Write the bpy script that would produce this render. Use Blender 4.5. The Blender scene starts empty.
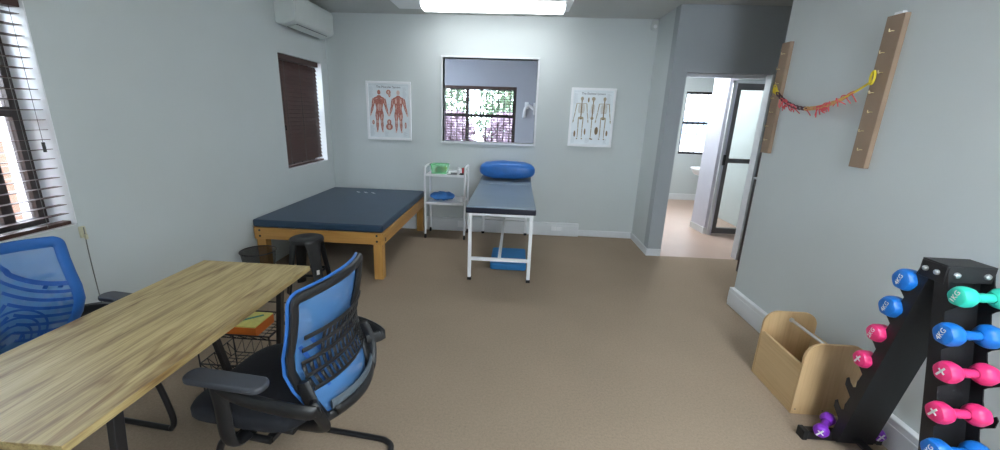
import bpy, bmesh, math, random
from mathutils import Vector, Matrix, Euler
random.seed(7)
PI = math.pi
S = bpy.context.scene
COL = S.collection
# ---------------------------------------------------------------- camera
cam_d = bpy.data.cameras.new('camera'); cam = bpy.data.objects.new('camera', cam_d); COL.objects.link(cam)
PITCH, YAW, ROLL = .2673, -.0552, .0335
cp, sp = math.cos(PITCH), math.sin(PITCH); cy, sy = math.cos(YAW), math.sin(YAW)
F = Vector((sy*cp, cy*cp, -sp)); R0 = Vector((cy, -sy, 0)); U0 = R0.cross(F)
R_ = math.cos(ROLL)*R0 + math.sin(ROLL)*U0; U_ = -math.sin(ROLL)*R0 + math.cos(ROLL)*U0
M4 = Matrix((( R_.x, U_.x, -F.x, 0), (R_.y, U_.y, -F.y, 0), (R_.z, U_.z, -F.z, 1.55), (0, 0, 0, 1)))
cam.matrix_world = M4
cam_d.sensor_fit = 'HORIZONTAL'; cam_d.sensor_width = 36; cam_d.lens = 36*.40648
cam_d.shift_x = .00903; cam_d.clip_start = .05; cam_d.clip_end = 200
S.camera = cam
# ---------------------------------------------------------------- world, exposure
S.view_settings.view_transform = 'Standard'; S.view_settings.look = 'None'
S.view_settings.gamma = 1; S.view_settings.use_curve_mapping = False
S.view_settings.exposure = 1.08
W = bpy.data.worlds.new('world'); S.world = W; W.use_nodes = True
nt = W.node_tree; nt.nodes.clear()
bg = nt.nodes.new('ShaderNodeBackground'); wo = nt.nodes.new('ShaderNodeOutputWorld')
bg.inputs[0].default_value = (.80, .88, 1.0, 1); bg.inputs[1].default_value = 9.5
nt.links.new(bg.outputs[0], wo.inputs[0])
LAMP_STRENGTH = 5.8

# ---------------------------------------------------------------- materials
def mat(name, col, rough=.5, metal=0, spec=.5, var=0, scale=8, bump=0, bscale=60, emit=None, alpha=1, coat=0, sheen=0, stretch=(1,1,1)):
    m = bpy.data.materials.new(name); m.use_nodes = True
    t = m.node_tree; p = t.nodes['Principled BSDF']
    p.inputs['Base Color'].default_value = (*col, 1); p.inputs['Roughness'].default_value = rough
    p.inputs['Metallic'].default_value = metal; p.inputs['Specular IOR Level'].default_value = spec
    p.inputs['Coat Weight'].default_value = coat; p.inputs['Sheen Weight'].default_value = sheen
    p.inputs['Alpha'].default_value = alpha
    if emit: p.inputs['Emission Color'].default_value = (*emit[0], 1); p.inputs['Emission Strength'].default_value = emit[1]
    tc = t.nodes.new('ShaderNodeTexCoord'); mp = t.nodes.new('ShaderNodeMapping'); mp.inputs['Scale'].default_value = stretch
    t.links.new(tc.outputs['Object'], mp.inputs[0])
    n = t.nodes.new('ShaderNodeTexNoise'); n.inputs['Scale'].default_value = scale; n.inputs['Detail'].default_value = 5
    t.links.new(mp.outputs[0], n.inputs['Vector'])
    v = max(var, .02)
    r = t.nodes.new('ShaderNodeValToRGB')
    r.color_ramp.elements[0].position = .3; r.color_ramp.elements[1].position = .7
    r.color_ramp.elements[0].color = (*[c*(1-v) for c in col], 1); r.color_ramp.elements[1].color = (*[min(1, c*(1+v)) for c in col], 1)
    t.links.new(n.outputs['Fac'], r.inputs[0]); t.links.new(r.outputs[0], p.inputs['Base Color'])
    if bump:
        n2 = t.nodes.new('ShaderNodeTexNoise'); n2.inputs['Scale'].default_value = bscale; n2.inputs['Detail'].default_value = 3
        t.links.new(mp.outputs[0], n2.inputs['Vector'])
        b = t.nodes.new('ShaderNodeBump'); b.inputs['Strength'].default_value = bump; b.inputs['Distance'].default_value = .004
        t.links.new(n2.outputs['Fac'], b.inputs['Height']); t.links.new(b.outputs[0], p.inputs['Normal'])
    return m

def glass(name, tint=(.95, .97, .97), refl=.08):
    m = bpy.data.materials.new(name); m.use_nodes = True; t = m.node_tree; t.nodes.clear()
    o = t.nodes.new('ShaderNodeOutputMaterial'); mx = t.nodes.new('ShaderNodeMixShader')
    tr = t.nodes.new('ShaderNodeBsdfTransparent'); gl = t.nodes.new('ShaderNodeBsdfGlossy')
    tr.inputs[0].default_value = (*tint, 1); gl.inputs['Roughness'].default_value = .03
    fr = t.nodes.new('ShaderNodeFresnel'); fr.inputs[0].default_value = 1.3
    t.links.new(fr.outputs[0], mx.inputs[0]); t.links.new(tr.outputs[0], mx.inputs[1]); t.links.new(gl.outputs[0], mx.inputs[2])
    t.links.new(mx.outputs[0], o.inputs[0]); return m

def see_through(name, col, opacity, rough=.5):
    """woven mesh or tinted plastic: a fixed share of threads over gaps"""
    m = bpy.data.materials.new(name); m.use_nodes = True; t = m.node_tree
    p = t.nodes['Principled BSDF']; p.inputs['Base Color'].default_value = (*col, 1); p.inputs['Roughness'].default_value = rough
    o = t.nodes['Material Output']; tr = t.nodes.new('ShaderNodeBsdfTransparent'); mx = t.nodes.new('ShaderNodeMixShader')
    mx.inputs[0].default_value = opacity
    t.links.new(tr.outputs[0], mx.inputs[1]); t.links.new(p.outputs[0], mx.inputs[2]); t.links.new(mx.outputs[0], o.inputs[0])
    return m

def wood(name, c1, c2, c3, along='Y', scale=1.0, rough=.45, knots=.5, dark=False):
    m = bpy.data.materials.new(name); m.use_nodes = True; t = m.node_tree; p = t.nodes['Principled BSDF']
    p.inputs['Roughness'].default_value = rough
    tc = t.nodes.new('ShaderNodeTexCoord'); mp = t.nodes.new('ShaderNodeMapping')
    s = {'X': (.9, 11, 11), 'Y': (11, .9, 11), 'Z': (11, 11, .9)}[along]
    mp.inputs['Scale'].default_value = tuple(a*scale for a in s)
    t.links.new(tc.outputs['Object'], mp.inputs[0])
    n = t.nodes.new('ShaderNodeTexNoise'); n.inputs['Scale'].default_value = 1.6; n.inputs['Detail'].default_value = 8; n.inputs['Roughness'].default_value = .62
    n.inputs['Distortion'].default_value = .6
    t.links.new(mp.outputs[0], n.inputs['Vector'])
    r = t.nodes.new('ShaderNodeValToRGB'); e = r.color_ramp.elements
    e[0].position = .28; e[0].color = (*c3, 1); e[1].position = .72; e[1].color = (*c1, 1)
    x = e.new(.47); x.color = (*c2, 1)
    t.links.new(n.outputs['Fac'], r.inputs[0])
    n2 = t.nodes.new('ShaderNodeTexNoise'); n2.inputs['Scale'].default_value = 9; n2.inputs['Detail'].default_value = 3
    mp2 = t.nodes.new('ShaderNodeMapping'); mp2.inputs['Scale'].default_value = tuple(a*scale*(2.2 if a > 5 else 1) for a in s)
    t.links.new(tc.outputs['Object'], mp2.inputs[0]); t.links.new(mp2.outputs[0], n2.inputs['Vector'])
    mx = t.nodes.new('ShaderNodeMixRGB'); mx.blend_type = 'MULTIPLY'; mx.inputs[0].default_value = knots
    r2 = t.nodes.new('ShaderNodeValToRGB'); r2.color_ramp.elements[0].position = .3; r2.color_ramp.elements[0].color = (.55, .48, .4, 1)
    r2.color_ramp.elements[1].position = .55; r2.color_ramp.elements[1].color = (1, 1, 1, 1)
    t.links.new(n2.outputs['Fac'], r2.inputs[0]); t.links.new(r.outputs[0], mx.inputs[1]); t.links.new(r2.outputs[0], mx.inputs[2])
    last = mx.outputs[0]
    if dark:
        mp3 = t.nodes.new('ShaderNodeMapping'); mp3.inputs['Scale'].default_value = (14, 2.2, 14); n4 = t.nodes.new('ShaderNodeTexNoise')
        n4.inputs['Scale'].default_value = 1; n4.inputs['Detail'].default_value = 3; n4.inputs['Distortion'].default_value = 1.2
        t.links.new(tc.outputs['Object'], mp3.inputs[0]); t.links.new(mp3.outputs[0], n4.inputs['Vector'])
        r4 = t.nodes.new('ShaderNodeValToRGB'); r4.color_ramp.elements[0].position = .54; r4.color_ramp.elements[0].color = (1, 1, 1, 1)
        r4.color_ramp.elements[1].position = .70; r4.color_ramp.elements[1].color = (.42, .30, .20, 1); t.links.new(n4.outputs['Fac'], r4.inputs[0])
        m5 = t.nodes.new('ShaderNodeMixRGB'); m5.blend_type = 'MULTIPLY'; m5.inputs[0].default_value = .9
        t.links.new(last, m5.inputs[1]); t.links.new(r4.outputs[0], m5.inputs[2]); last = m5.outputs[0]
    t.links.new(last, p.inputs['Base Color'])
    b = t.nodes.new('ShaderNodeBump'); b.inputs['Strength'].default_value = .08; b.inputs['Distance'].default_value = .003
    t.links.new(n.outputs['Fac'], b.inputs['Height']); t.links.new(b.outputs[0], p.inputs['Normal'])
    return m

def carpet(name, col, v=.16):
    m = mat(name, col, .95, spec=.1, var=.05, scale=1.3)
    t = m.node_tree; p = t.nodes['Principled BSDF']
    tc = t.nodes.new('ShaderNodeTexCoord'); n = t.nodes.new('ShaderNodeTexNoise'); n.inputs['Scale'].default_value = 170; n.inputs['Detail'].default_value = 2
    t.links.new(tc.outputs['Object'], n.inputs['Vector'])
    n3 = t.nodes.new('ShaderNodeTexNoise'); n3.inputs['Scale'].default_value = 75; n3.inputs['Detail'].default_value = 4
    t.links.new(tc.outputs['Object'], n3.inputs['Vector'])
    ad = t.nodes.new('ShaderNodeMath'); ad.operation = 'ADD'; t.links.new(n.outputs['Fac'], ad.inputs[0]); t.links.new(n3.outputs['Fac'], ad.inputs[1])
    hf = t.nodes.new('ShaderNodeMath'); hf.operation = 'MULTIPLY'; hf.inputs[1].default_value = .5; t.links.new(ad.outputs[0], hf.inputs[0])
    r = t.nodes.new('ShaderNodeValToRGB'); r.color_ramp.elements[0].position = .30; r.color_ramp.elements[1].position = .70
    r.color_ramp.elements[0].color = (1-v, 1-v, 1-v, 1); r.color_ramp.elements[1].color = (1+v, 1+v, 1+v, 1)
    t.links.new(hf.outputs[0], r.inputs[0])
    mx = t.nodes.new('ShaderNodeMixRGB'); mx.blend_type = 'MULTIPLY'; mx.inputs[0].default_value = 1
    old = p.inputs['Base Color'].links[0].from_socket
    t.links.new(old, mx.inputs[1]); t.links.new(r.outputs[0], mx.inputs[2]); t.links.new(mx.outputs[0], p.inputs['Base Color'])
    b = t.nodes.new('ShaderNodeBump'); b.inputs['Strength'].default_value = .25; b.inputs['Distance'].default_value = .003
    t.links.new(hf.outputs[0], b.inputs['Height']); t.links.new(b.outputs[0], p.inputs['Normal'])
    return m

def brick(name, a, b_, mort):
    m = bpy.data.materials.new(name); m.use_nodes = True; t = m.node_tree; p = t.nodes['Principled BSDF']
    p.inputs['Roughness'].default_value = .9
    tc = t.nodes.new('ShaderNodeTexCoord'); mp = t.nodes.new('ShaderNodeMapping'); mp.inputs['Rotation'].default_value = (0, PI/2, PI/2)
    mp.inputs['Rotation'].default_value = (PI/2, 0, PI/2)
    br = t.nodes.new('ShaderNodeTexBrick'); br.inputs['Scale'].default_value = 4.5
    br.inputs['Color1'].default_value = (*a, 1); br.inputs['Color2'].default_value = (*b_, 1); br.inputs['Mortar'].default_value = (*mort, 1)
    t.links.new(tc.outputs['Object'], mp.inputs[0]); t.links.new(mp.outputs[0], br.inputs['Vector']); t.links.new(br.outputs[0], p.inputs['Base Color'])
    return m

M = dict(
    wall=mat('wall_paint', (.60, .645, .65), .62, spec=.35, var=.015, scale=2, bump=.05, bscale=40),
    wall_dark=mat('darker_grey_wall', (.40, .435, .465), .62, spec=.35, var=.015, scale=2, bump=.05, bscale=40),  # same finish as the other walls in a darker grey
    wall_lilac=mat('lilac_paint', (.70, .70, .80), .6, var=.02, scale=2),
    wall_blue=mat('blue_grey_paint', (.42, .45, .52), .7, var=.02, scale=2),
    ceil=mat('ceiling_board', (.56, .575, .565), .8, var=.02, scale=2),
    trim=mat('white_trim', (.74, .77, .80), .35, var=.02),
    carpet=carpet('brown_carpet', (.335, .262, .195)),
    floor2=mat('beige_vinyl_floor', (.50, .36, .29), .5, var=.04, scale=3),
    white=mat('white_enamel', (.88, .90, .93), .3, var=.01),
    plastic_w=mat('white_plastic', (.66, .70, .69), .35, var=.01),
    grey_dark=mat('dark_grey_plastic', (.07, .08, .09), .5),
    black=mat('black_plastic', (.011, .012, .014), .42, var=.05),
    black_m=mat('black_metal', (.013, .013, .015), .35, spec=.5),
    black_rack=mat('black_crinkle_steel', (.012, .012, .014), .45, bump=.15, bscale=200),
    alu_dark=mat('dark_aluminium', (.055, .045, .045), .4, metal=.2),
    alu_grey=mat('grey_bronze_aluminium', (.16, .155, .16), .4, metal=.2),
    blind=mat('dark_brown_slat', (.060, .026, .021), .42, var=.15, scale=6, stretch=(1, 1, 8)),
    blue_mesh=see_through('blue_mesh_fabric', (.09, .26, .57), .62, .6),
    blue=mat('blue_fabric', (.012, .115, .40), .65, sheen=.2, var=.06, scale=20),
    blue_dark=mat('blue_weave_pattern', (.008, .08, .32), .7),
    seat=mat('black_seat_fabric', (.014, .016, .022), .9, var=.1, scale=90, bump=.3, bscale=300),
    navy=mat('navy_vinyl', (.027, .057, .105), .38, spec=.5, var=.06, scale=5, bump=.04, bscale=160),
    slate=mat('slate_vinyl', (.24, .31, .38), .30, spec=.5, var=.05, scale=5),
    navy_side=mat('dark_navy_vinyl_side', (.008, .012, .03), .35),
    pine=wood('varnished_pine_along_x', (.60, .33, .10), (.53, .275, .075), (.42, .20, .05), 'X', .8, .38, .3),
    pine_y=wood('varnished_pine_along_y', (.60, .33, .10), (.53, .275, .075), (.42, .20, .05), 'Y', .8, .38, .3),
    pine_z=wood('varnished_pine_along_z', (.60, .33, .10), (.53, .275, .075), (.42, .20, .05), 'Z', .8, .38, .3),
    ply=wood('birch_plywood', (.66, .47, .26), (.60, .41, .215), (.50, .32, .15), 'Z', .45, .45, .18),
    ply_y=wood('birch_plywood_along_y', (.70, .52, .29), (.64, .45, .24), (.55, .36, .17), 'Y', .5, .45, .18),
    oak=wood('oak_laminate', (.56, .455, .225), (.45, .345, .155), (.21, .135, .055), 'Y', .9, .42, .75, True),
    mdf=mat('brown_board', (.30, .21, .145), .7, var=.05, scale=12),
    brass=mat('brass_screw', (.75, .62, .35), .3, metal=.7),
    steel=mat('steel', (.62, .64, .66), .28, metal=.8),
    grey_strip=mat('grey_trim_plastic', (.08, .105, .13), .5),
    armpad=mat('dark_grey_arm_pad', (.045, .05, .062), .5),
    yellow=mat('yellow_strap', (.75, .58, .02), .6), pink_r=mat('pink_ribbon', (.72, .10, .12), .7), orange_r=mat('orange_cord', (.66, .38, .14), .7),
    black_r=mat('dark_red_black_cord', (.07, .02, .03), .6),
    db_blue=mat('blue_neoprene', (.008, .17, .62), .38, spec=.5), db_pink=mat('pink_neoprene', (.80, .035, .19), .38, spec=.5),
    db_teal=mat('teal_neoprene', (.03, .62, .46), .38, spec=.5), db_purple=mat('purple_neoprene', (.22, .03, .50), .38, spec=.5),
    ink_w=mat('white_ink', (.85, .85, .85), .6), ink=mat('dark_ink', (.12, .12, .15), .7), ink_g=mat('pale_grey_ink', (.55, .60, .64), .7),
    paper=mat('poster_paper', (.78, .84, .88), .3, var=.01), muscle=mat('muscle_red_ink', (.50, .19, .15), .5, var=.35, scale=70),
    muscle_l=mat('pale_tendon_ink', (.74, .55, .50), .5, var=.1, scale=60), bone=mat('bone_ink', (.42, .36, .26), .5, var=.15, scale=60),
    bone_d=mat('bone_shade_ink', (.25, .18, .10), .5),
    green_t=see_through('green_translucent_plastic', (.25, .85, .40), .42, .25), clear_t=see_through('clear_plastic', (.75, .80, .85), .35, .2),
    blue_cloth=mat('blue_cloth', (.05, .22, .60), .6, var=.1, bump=.3, bscale=30),
    pillow=mat('blue_shiny_pillow_cover', (.03, .17, .55), .36, var=.12, scale=9, bump=.35, bscale=22),
    step=mat('light_blue_foam', (.03, .23, .56), .6, var=.04),
    orange=mat('orange_box', (.62, .15, .02), .5, var=.06), book_top=mat('yellow_green_cover', (.68, .62, .16), .45, var=.12, scale=25), pen=mat('dark_green_print', (.06, .25, .16), .5),
    red=mat('red_plastic', (.6, .03, .04), .4), bin=see_through('black_wire_mesh', (.02, .02, .022), .38, .5),
    cream=mat('cream_plastic', (.62, .60, .44), .5), cordm=mat('grey_cord', (.22, .23, .22), .7),
    glass=glass('window_glass'), leaf=mat('garden_leaf', (.13, .19, .11), .7, var=.5, scale=20), bark=mat('tree_bark', (.12, .08, .05), .9),
    flower=mat('pink_blossom', (.36, .25, .31), .7, var=.2), paving=mat('outside_paving', (.12, .11, .10), .9),
    brick=brick('face_brick', (.26, .13, .09), (.31, .17, .12), (.3, .27, .24)), plaster=mat('terracotta_plaster', (.30, .16, .11), .9, var=.15, scale=5),
    white_out=mat('white_painted_column', (.8, .8, .85), .6), dark_door=mat('dark_brown_door', (.035, .022, .02), .4), roof=mat('pale_blue_roof', (.2, .27, .38), .6),
    rubber=mat('black_rubber', (.01, .01, .01), .8),
)
md = bpy.data.materials.new('lamp_diffuser'); md.use_nodes = True
pd = md.node_tree.nodes['Principled BSDF']; pd.inputs['Base Color'].default_value = (.9, .9, .9, 1)
pd.inputs['Emission Color'].default_value = (.95, .99, 1.0, 1); pd.inputs['Emission Strength'].default_value = LAMP_STRENGTH
M['lamp'] = md

# ---------------------------------------------------------------- mesh builder
ORG = {}
class MB:
    def __init__(s): s.v = []; s.f = []; s.mi = []; s.cur = 0
    def _add(s, vs, fs):
        o = len(s.v); s.v += [Vector(a) for a in vs]
        for f in fs: s.f.append([i+o for i in f]); s.mi.append(s.cur)
        return s
    def mat(s, i): s.cur = i; return s
    def box(s, x0, x1, y0, y1, z0, z1, T=None):
        vs = [Vector((x, y, z)) for x in (x0, x1) for y in (y0, y1) for z in (z0, z1)]
        if T is not None: vs = [T @ v for v in vs]
        return s._add(vs, [(0,1,3,2),(4,6,7,5),(0,4,5,1),(2,3,7,6),(0,2,6,4),(1,5,7,3)])
    def bar(s, a, b, w, h, up=(0,0,1)):
        a = Vector(a); b = Vector(b); d = (b-a); L = d.length; d.normalize(); up = Vector(up)
        if abs(d.dot(up)) > .98: up = Vector((0, 1, 0))
        x = d.cross(up).normalized(); z = x.cross(d)
        T = Matrix(((x.x, d.x, z.x, a.x), (x.y, d.y, z.y, a.y), (x.z, d.z, z.z, a.z), (0,0,0,1)))
        return s.box(-w/2, w/2, 0, L, -h/2, h/2, T)
    def tube(s, pts, r, n=10, closed=False, flat=1.0, up=None, rads=None, caps=True):
        """sweep; 'flat' squashes the section along the up direction"""
        P = [Vector(p) for p in pts]; N = len(P); rings = []
        prev = None
        for i in range(N):
            if closed: d = (P[(i+1) % N]-P[i-1])
            else: d = P[min(i+1, N-1)]-P[max(i-1, 0)]
            if d.length < 1e-9: d = Vector((0,0,1))
            d.normalize()
            if up is not None: u = Vector(up)
            else: u = prev if prev is not None else (Vector((0,0,1)) if abs(d.z) < .9 else Vector((1,0,0)))
            u = (u-d*u.dot(d))
            if u.length < 1e-5: u = Vector((1,0,0))-d*d.x
            u.normalize(); prev = u; w = d.cross(u)
            rr = rads[i] if rads else r
            rings.append([P[i]+w*math.cos(2*PI*k/n)*rr+u*math.sin(2*PI*k/n)*rr*flat for k in range(n)])
        vs = [v for R in rings for v in R]; fs = []
        for i in range(N if closed else N-1):
            j = (i+1) % N
            for k in range(n): fs.append((i*n+k, j*n+k, j*n+(k+1) % n, i*n+(k+1) % n))
        if not closed and caps: fs.append(tuple(range(n-1, -1, -1))); fs.append(tuple((N-1)*n+k for k in range(n)))
        return s._add(vs, fs)
    def lathe(s, prof, c=(0,0,0), n=24, axis='Z', sx=1, sy=1):
        vs = []; fs = []
        for r, h in prof:
            for k in range(n):
                a = 2*PI*k/n; p = (r*math.cos(a)*sx, r*math.sin(a)*sy, h)
                if axis == 'X': p = (p[2], p[0], p[1])
                if axis == 'Y': p = (p[0], p[2], p[1])
                vs.append(Vector(p)+Vector(c))
        for i in range(len(prof)-1):
            for k in range(n): fs.append((i*n+k, i*n+(k+1) % n, (i+1)*n+(k+1) % n, (i+1)*n+k))
        if prof[0][0] > 1e-6: fs.append(tuple(range(n-1, -1, -1)))
        if prof[-1][0] > 1e-6: fs.append(tuple((len(prof)-1)*n+k for k in range(n)))
        return s._add(vs, fs)
    def prism(s, poly, a, b, plane='XZ'):
        """polygon extruded between a and b along the missing axis"""
        n = len(poly); vs = []
        for t in (a, b):
            for p, q in poly:
                vs.append({'XZ': (p, t, q), 'YZ': (t, p, q), 'XY': (p, q, t)}[plane])
        fs = [tuple(range(n)), tuple(range(2*n-1, n-1, -1))]+[(k, (k+1) % n, n+(k+1) % n, n+k) for k in range(n)]
        return s._add(vs, fs)
    def grid(s, fn, nu, nv, closed_u=False):
        vs = [fn(i/(nu if closed_u else nu-1), j/(nv-1)) for i in range(nu) for j in range(nv)]; fs = []
        for i in range(nu if closed_u else nu-1):
            for j in range(nv-1):
                a = i*nv+j; b = ((i+1) % nu)*nv+j; fs.append((a, b, b+1, a+1))
        return s._add(vs, fs)
    def build(s, name, mats, parent=None, bev=0, seg=2, smooth=True, thick=0, sub=0, loc=None, label=None):
        o0 = ORG.get(parent.name, Vector()) if parent else Vector()
        if parent is None and loc is not None: o0 = Vector(loc)
        me = bpy.data.meshes.new(name); me.from_pydata([v-o0 for v in s.v], [], s.f)
        if not isinstance(mats, (list, tuple)): mats = [mats]
        for m in mats: me.materials.append(m)
        for p, i in zip(me.polygons, s.mi): p.material_index = i
        bm = bmesh.new(); bm.from_mesh(me); bmesh.ops.recalc_face_normals(bm, faces=bm.faces); bm.to_mesh(me); bm.free()
        if smooth:
            for p in me.polygons: p.use_smooth = True
            me.set_sharp_from_angle(angle=math.radians(38))
        o = bpy.data.objects.new(name, me); COL.objects.link(o)
        if parent: o.parent = parent; ORG[o.name] = o0
        else:
            o.location = o0; ORG[o.name] = o0
        if thick: md_ = o.modifiers.new('thickness', 'SOLIDIFY'); md_.thickness = thick
        if bev: b = o.modifiers.new('bevel', 'BEVEL'); b.width = bev; b.segments = seg; b.limit_method = 'ANGLE'
        if sub: q = o.modifiers.new('smooth', 'SUBSURF'); q.levels = sub; q.render_levels = sub
        if label: o['label'] = label
        return o

def tag(o, label, cat, group=None, kind=None):
    o['label'] = label; o['category'] = cat
    if group: o['group'] = group
    if kind: o['kind'] = kind
    return o
def thing(name, label, cat, loc=(0,0,0), world=True, rotz=0, group=None, kind=None):
    o = bpy.data.objects.new(name, None); COL.objects.link(o); o.empty_display_size = .1
    o.location = loc; o.rotation_euler = (0, 0, rotz)
    ORG[o.name] = Vector(loc) if world else Vector()
    return tag(o, label, cat, group, kind)
def struct(name, mb, m, label, cat='wall', **k): return tag(mb.build(name, m, **k), label, cat, kind='structure')
def copy_tree(o, parent=None):
    c = o.copy(); COL.objects.link(c); c.parent = parent
    for ch in list(o.children): copy_tree(ch, c)
    return c
def rounded(x0, x1, y0, y1, r, n=6, corners=(1,1,1,1)):
    pts = []
    for (cx_, cy_, a0, on) in ((x1-r, y1-r, 0, corners[0]), (x0+r, y1-r, 90, corners[1]), (x0+r, y0+r, 180, corners[2]), (x1-r, y0+r, 270, corners[3])):
        if on: pts += [(cx_+r*math.cos(math.radians(a0+90*k/n)), cy_+r*math.sin(math.radians(a0+90*k/n))) for k in range(n+1)]
        else:
            sx = 1 if a0 in (0, 270) else -1; sy_ = 1 if a0 in (0, 90) else -1
            pts.append((cx_+r*sx, cy_+r*sy_))
    return pts
def bez(p, n=8):
    """smooth path through points (Catmull-Rom)"""
    P = [Vector(q) for q in p]; P = [P[0]]+P+[P[-1]]; out = []
    for i in range(1, len(P)-2):
        a, b, c, d = P[i-1:i+3]
        for k in range(n):
            t = k/n; out.append(.5*((2*b)+(c-a)*t+(2*a-5*b+4*c-d)*t*t+(3*b-a-3*c+d)*t**3))
    out.append(P[-2]); return out

# ================================================================= SETTING
XL, XR, D, H = -2.425, 1.956, 5.316, 2.675
XJ, YJ, YR = 1.590, 4.641, 3.410
YF = -1.4; FAR = 8.30; OUT = 8.45
def wall_x(name, x0, x1, y0, y1, holes, label, m=None, z1=H):
    """wall whose faces look along x; holes (ya, yb, za, zb)"""
    b = MB(); ys = y0
    for ya, yb, za, zb in sorted(holes):
        if ya > ys: b.box(x0, x1, ys, ya, 0, z1)
        if za > 0: b.box(x0, x1, ya, yb, 0, za)
        if zb < z1: b.box(x0, x1, ya, yb, zb, z1)
        ys = yb
    if ys < y1: b.box(x0, x1, ys, y1, 0, z1)
    return struct(name, b, m or M['wall'], label, smooth=False)
def wall_y(name, y0, y1, x0, x1, holes, label, m=None, z1=H):
    b = MB(); xs = x0
    for xa, xb, za, zb in sorted(holes):
        if xa > xs: b.box(xs, xa, y0, y1, 0, z1)
        if za > 0: b.box(xa, xb, y0, y1, 0, za)
        if zb < z1: b.box(xa, xb, y0, y1, zb, z1)
        xs = xb
    if xs < x1: b.box(xs, x1, y0, y1, 0, z1)
    return struct(name, b, m or M['wall'], label, smooth=False)

struct('floor', MB().box(XL-.25, 4.6, YF-.15, YJ, -.1, 0).box(XL-.25, XJ, YJ, D, -.1, 0), M['carpet'], 'brown speckled carpet covering the treatment room floor', 'floor', smooth=False)
struct('floor_passage', MB().box(XJ, 4.6, YJ, OUT, -.1, 0).box(XL-.25, XJ, D, OUT, -.1, 0), M['floor2'], 'pinkish beige floor beyond the open doorway', 'floor', smooth=False)
struct('ceiling', MB().box(XL-.25, 4.6, YF-.15, OUT, H, H+.1), M['ceil'], 'pale grey ceiling over the whole room', 'ceiling', smooth=False)
WZ0, WZ1 = .90, 2.075
W1 = (.35, 2.042, .878, 2.03); W2 = (4.22, 5.156, WZ0, WZ1)
wall_x('wall_left', XL-.25, XL, YF, D, [W1, W2], 'pale grey wall on the left holding both side windows')
MXa, MXb, MZa, MZb = -.955, .215, 1.192, 2.20
wall_y('wall_back', D, D+.14, XL-.25, XJ+.14, [(MXa, MXb, MZa, MZb)], 'pale grey back wall carrying the two anatomy charts')
wall_x('wall_jog', XJ, XJ+.14, YJ+.139, D, [], 'short pale wall between back wall and doorway wall')
DX0, DX1, DZ = 1.744, 2.626, 2.033
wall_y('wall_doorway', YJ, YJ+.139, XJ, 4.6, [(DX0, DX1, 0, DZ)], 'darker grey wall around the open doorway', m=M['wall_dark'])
struct('wall_right', MB().box(XR, XR+.16, YF, YR, 0, H), M['wall'], 'pale grey wall on the right carrying two brown boards', smooth=False)
FW = (.60, 1.80, .90, 2.10)  # opening for the added fill window
wall_y('wall_front', YF-.15, YF, XL-.25, 4.6, [FW], 'wall behind the viewer')
wall_x('wall_alcove', 2.72, 2.86, YF, YJ-.002, [], 'wall closing the recess behind the right wall')
HW = (-3.2, -.045, WZ0+.02, 2.06); SW = (3.165, 3.80, .905, 2.075)
wall_y('wall_far', FAR, OUT, -3.6, 4.6, [HW, SW], 'far outside wall of the neighbouring rooms', m=M['wall_blue'])
wall_x('wall_partition', 1.9, 2.02, YJ+.139+.9, FAR, [], 'partition between the viewing room and the passage')
wall_x('wall_side', 4.45, 4.6, YJ, FAR, [], 'outer wall beyond the glazed door')
wall_x('wall_neighbour', -3.6, -3.45, D, FAR, [], 'end wall of the room seen through the hatch', m=M['wall_blue'])
struct('wall_far_lining', MB().box(2.02, SW[0], FAR-.012, FAR, 0, H).box(SW[1], 4.45, FAR-.012, FAR, 0, H).box(SW[0], SW[1], FAR-.012, FAR, 0, SW[2]).box(SW[0], SW[1], FAR-.012, FAR, SW[3], H),
       M['wall'], 'cream plaster around the far window past the doorway', smooth=False)
# pier in the passage (lilac) and its skirting
struct('wall_pier', MB().prism([(2.676, 6.10), (2.712, 5.74), (2.80, 5.70), (2.80, 6.10)], 0, H, 'XY'), M['wall_lilac'], 'pale lilac pier in the passage left of the glazed door', smooth=False)
struct('baseboard_pier', MB().prism([(2.666, 6.10), (2.700, 5.733), (2.735, 5.716), (2.722, 5.76), (2.69, 6.10)], 0, .09, 'XY'), M['trim'], 'white skirting at the foot of the lilac pier', 'skirting', smooth=False)
# skirting
struct('baseboard_back', MB().box(.88, XJ-.001, D-.014, D, 0, .085), M['trim'], 'low white skirting along the back wall right of the cable trunking', 'skirting', bev=.004, smooth=False)
struct('baseboard_jog', MB().box(XJ-.014, XJ, YJ-.014, D-.014, 0, .085).box(XJ-.014, DX0-.002, YJ-.015, YJ-.001, 0, .085), M['trim'], 'white skirting turning the corner beside the doorway', 'skirting', bev=.004, smooth=False)
struct('baseboard_far', MB().box(2.03, 4.44, FAR-.03, FAR-.013, 0, .12), M['trim'], 'white skirting under the far window', 'skirting', smooth=False)
struct('trim_hatch', MB().box(MXa-.022, MXb+.022, D-.018, D+.15, MZb, MZb+.022).box(MXa-.022, MXb+.022, D-.018, D+.15, MZa-.028, MZa)
       .box(MXa-.022, MXa, D-.018, D+.15, MZa, MZb).box(MXb, MXb+.022, D-.018, D+.15, MZa, MZb), M['trim'], 'white frame around the viewing window in the back wall', 'window frame', bev=.003, smooth=False)
struct('window_hatch', MB().box(MXa, MXb, D+.06, D+.066, MZa, MZb), M['glass'], 'clear viewing pane in the back wall', 'window', smooth=False)
struct('trim_doorway', MB().box(DX1-.022, DX1+.0, YJ-.012, YJ+.10, 0, DZ).box(DX0, DX1-.03, YJ+.10, YJ+.145, DZ-.035, DZ), M['trim'], 'white jamb and head of the open doorway', 'door frame', bev=.003, smooth=False)

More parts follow.
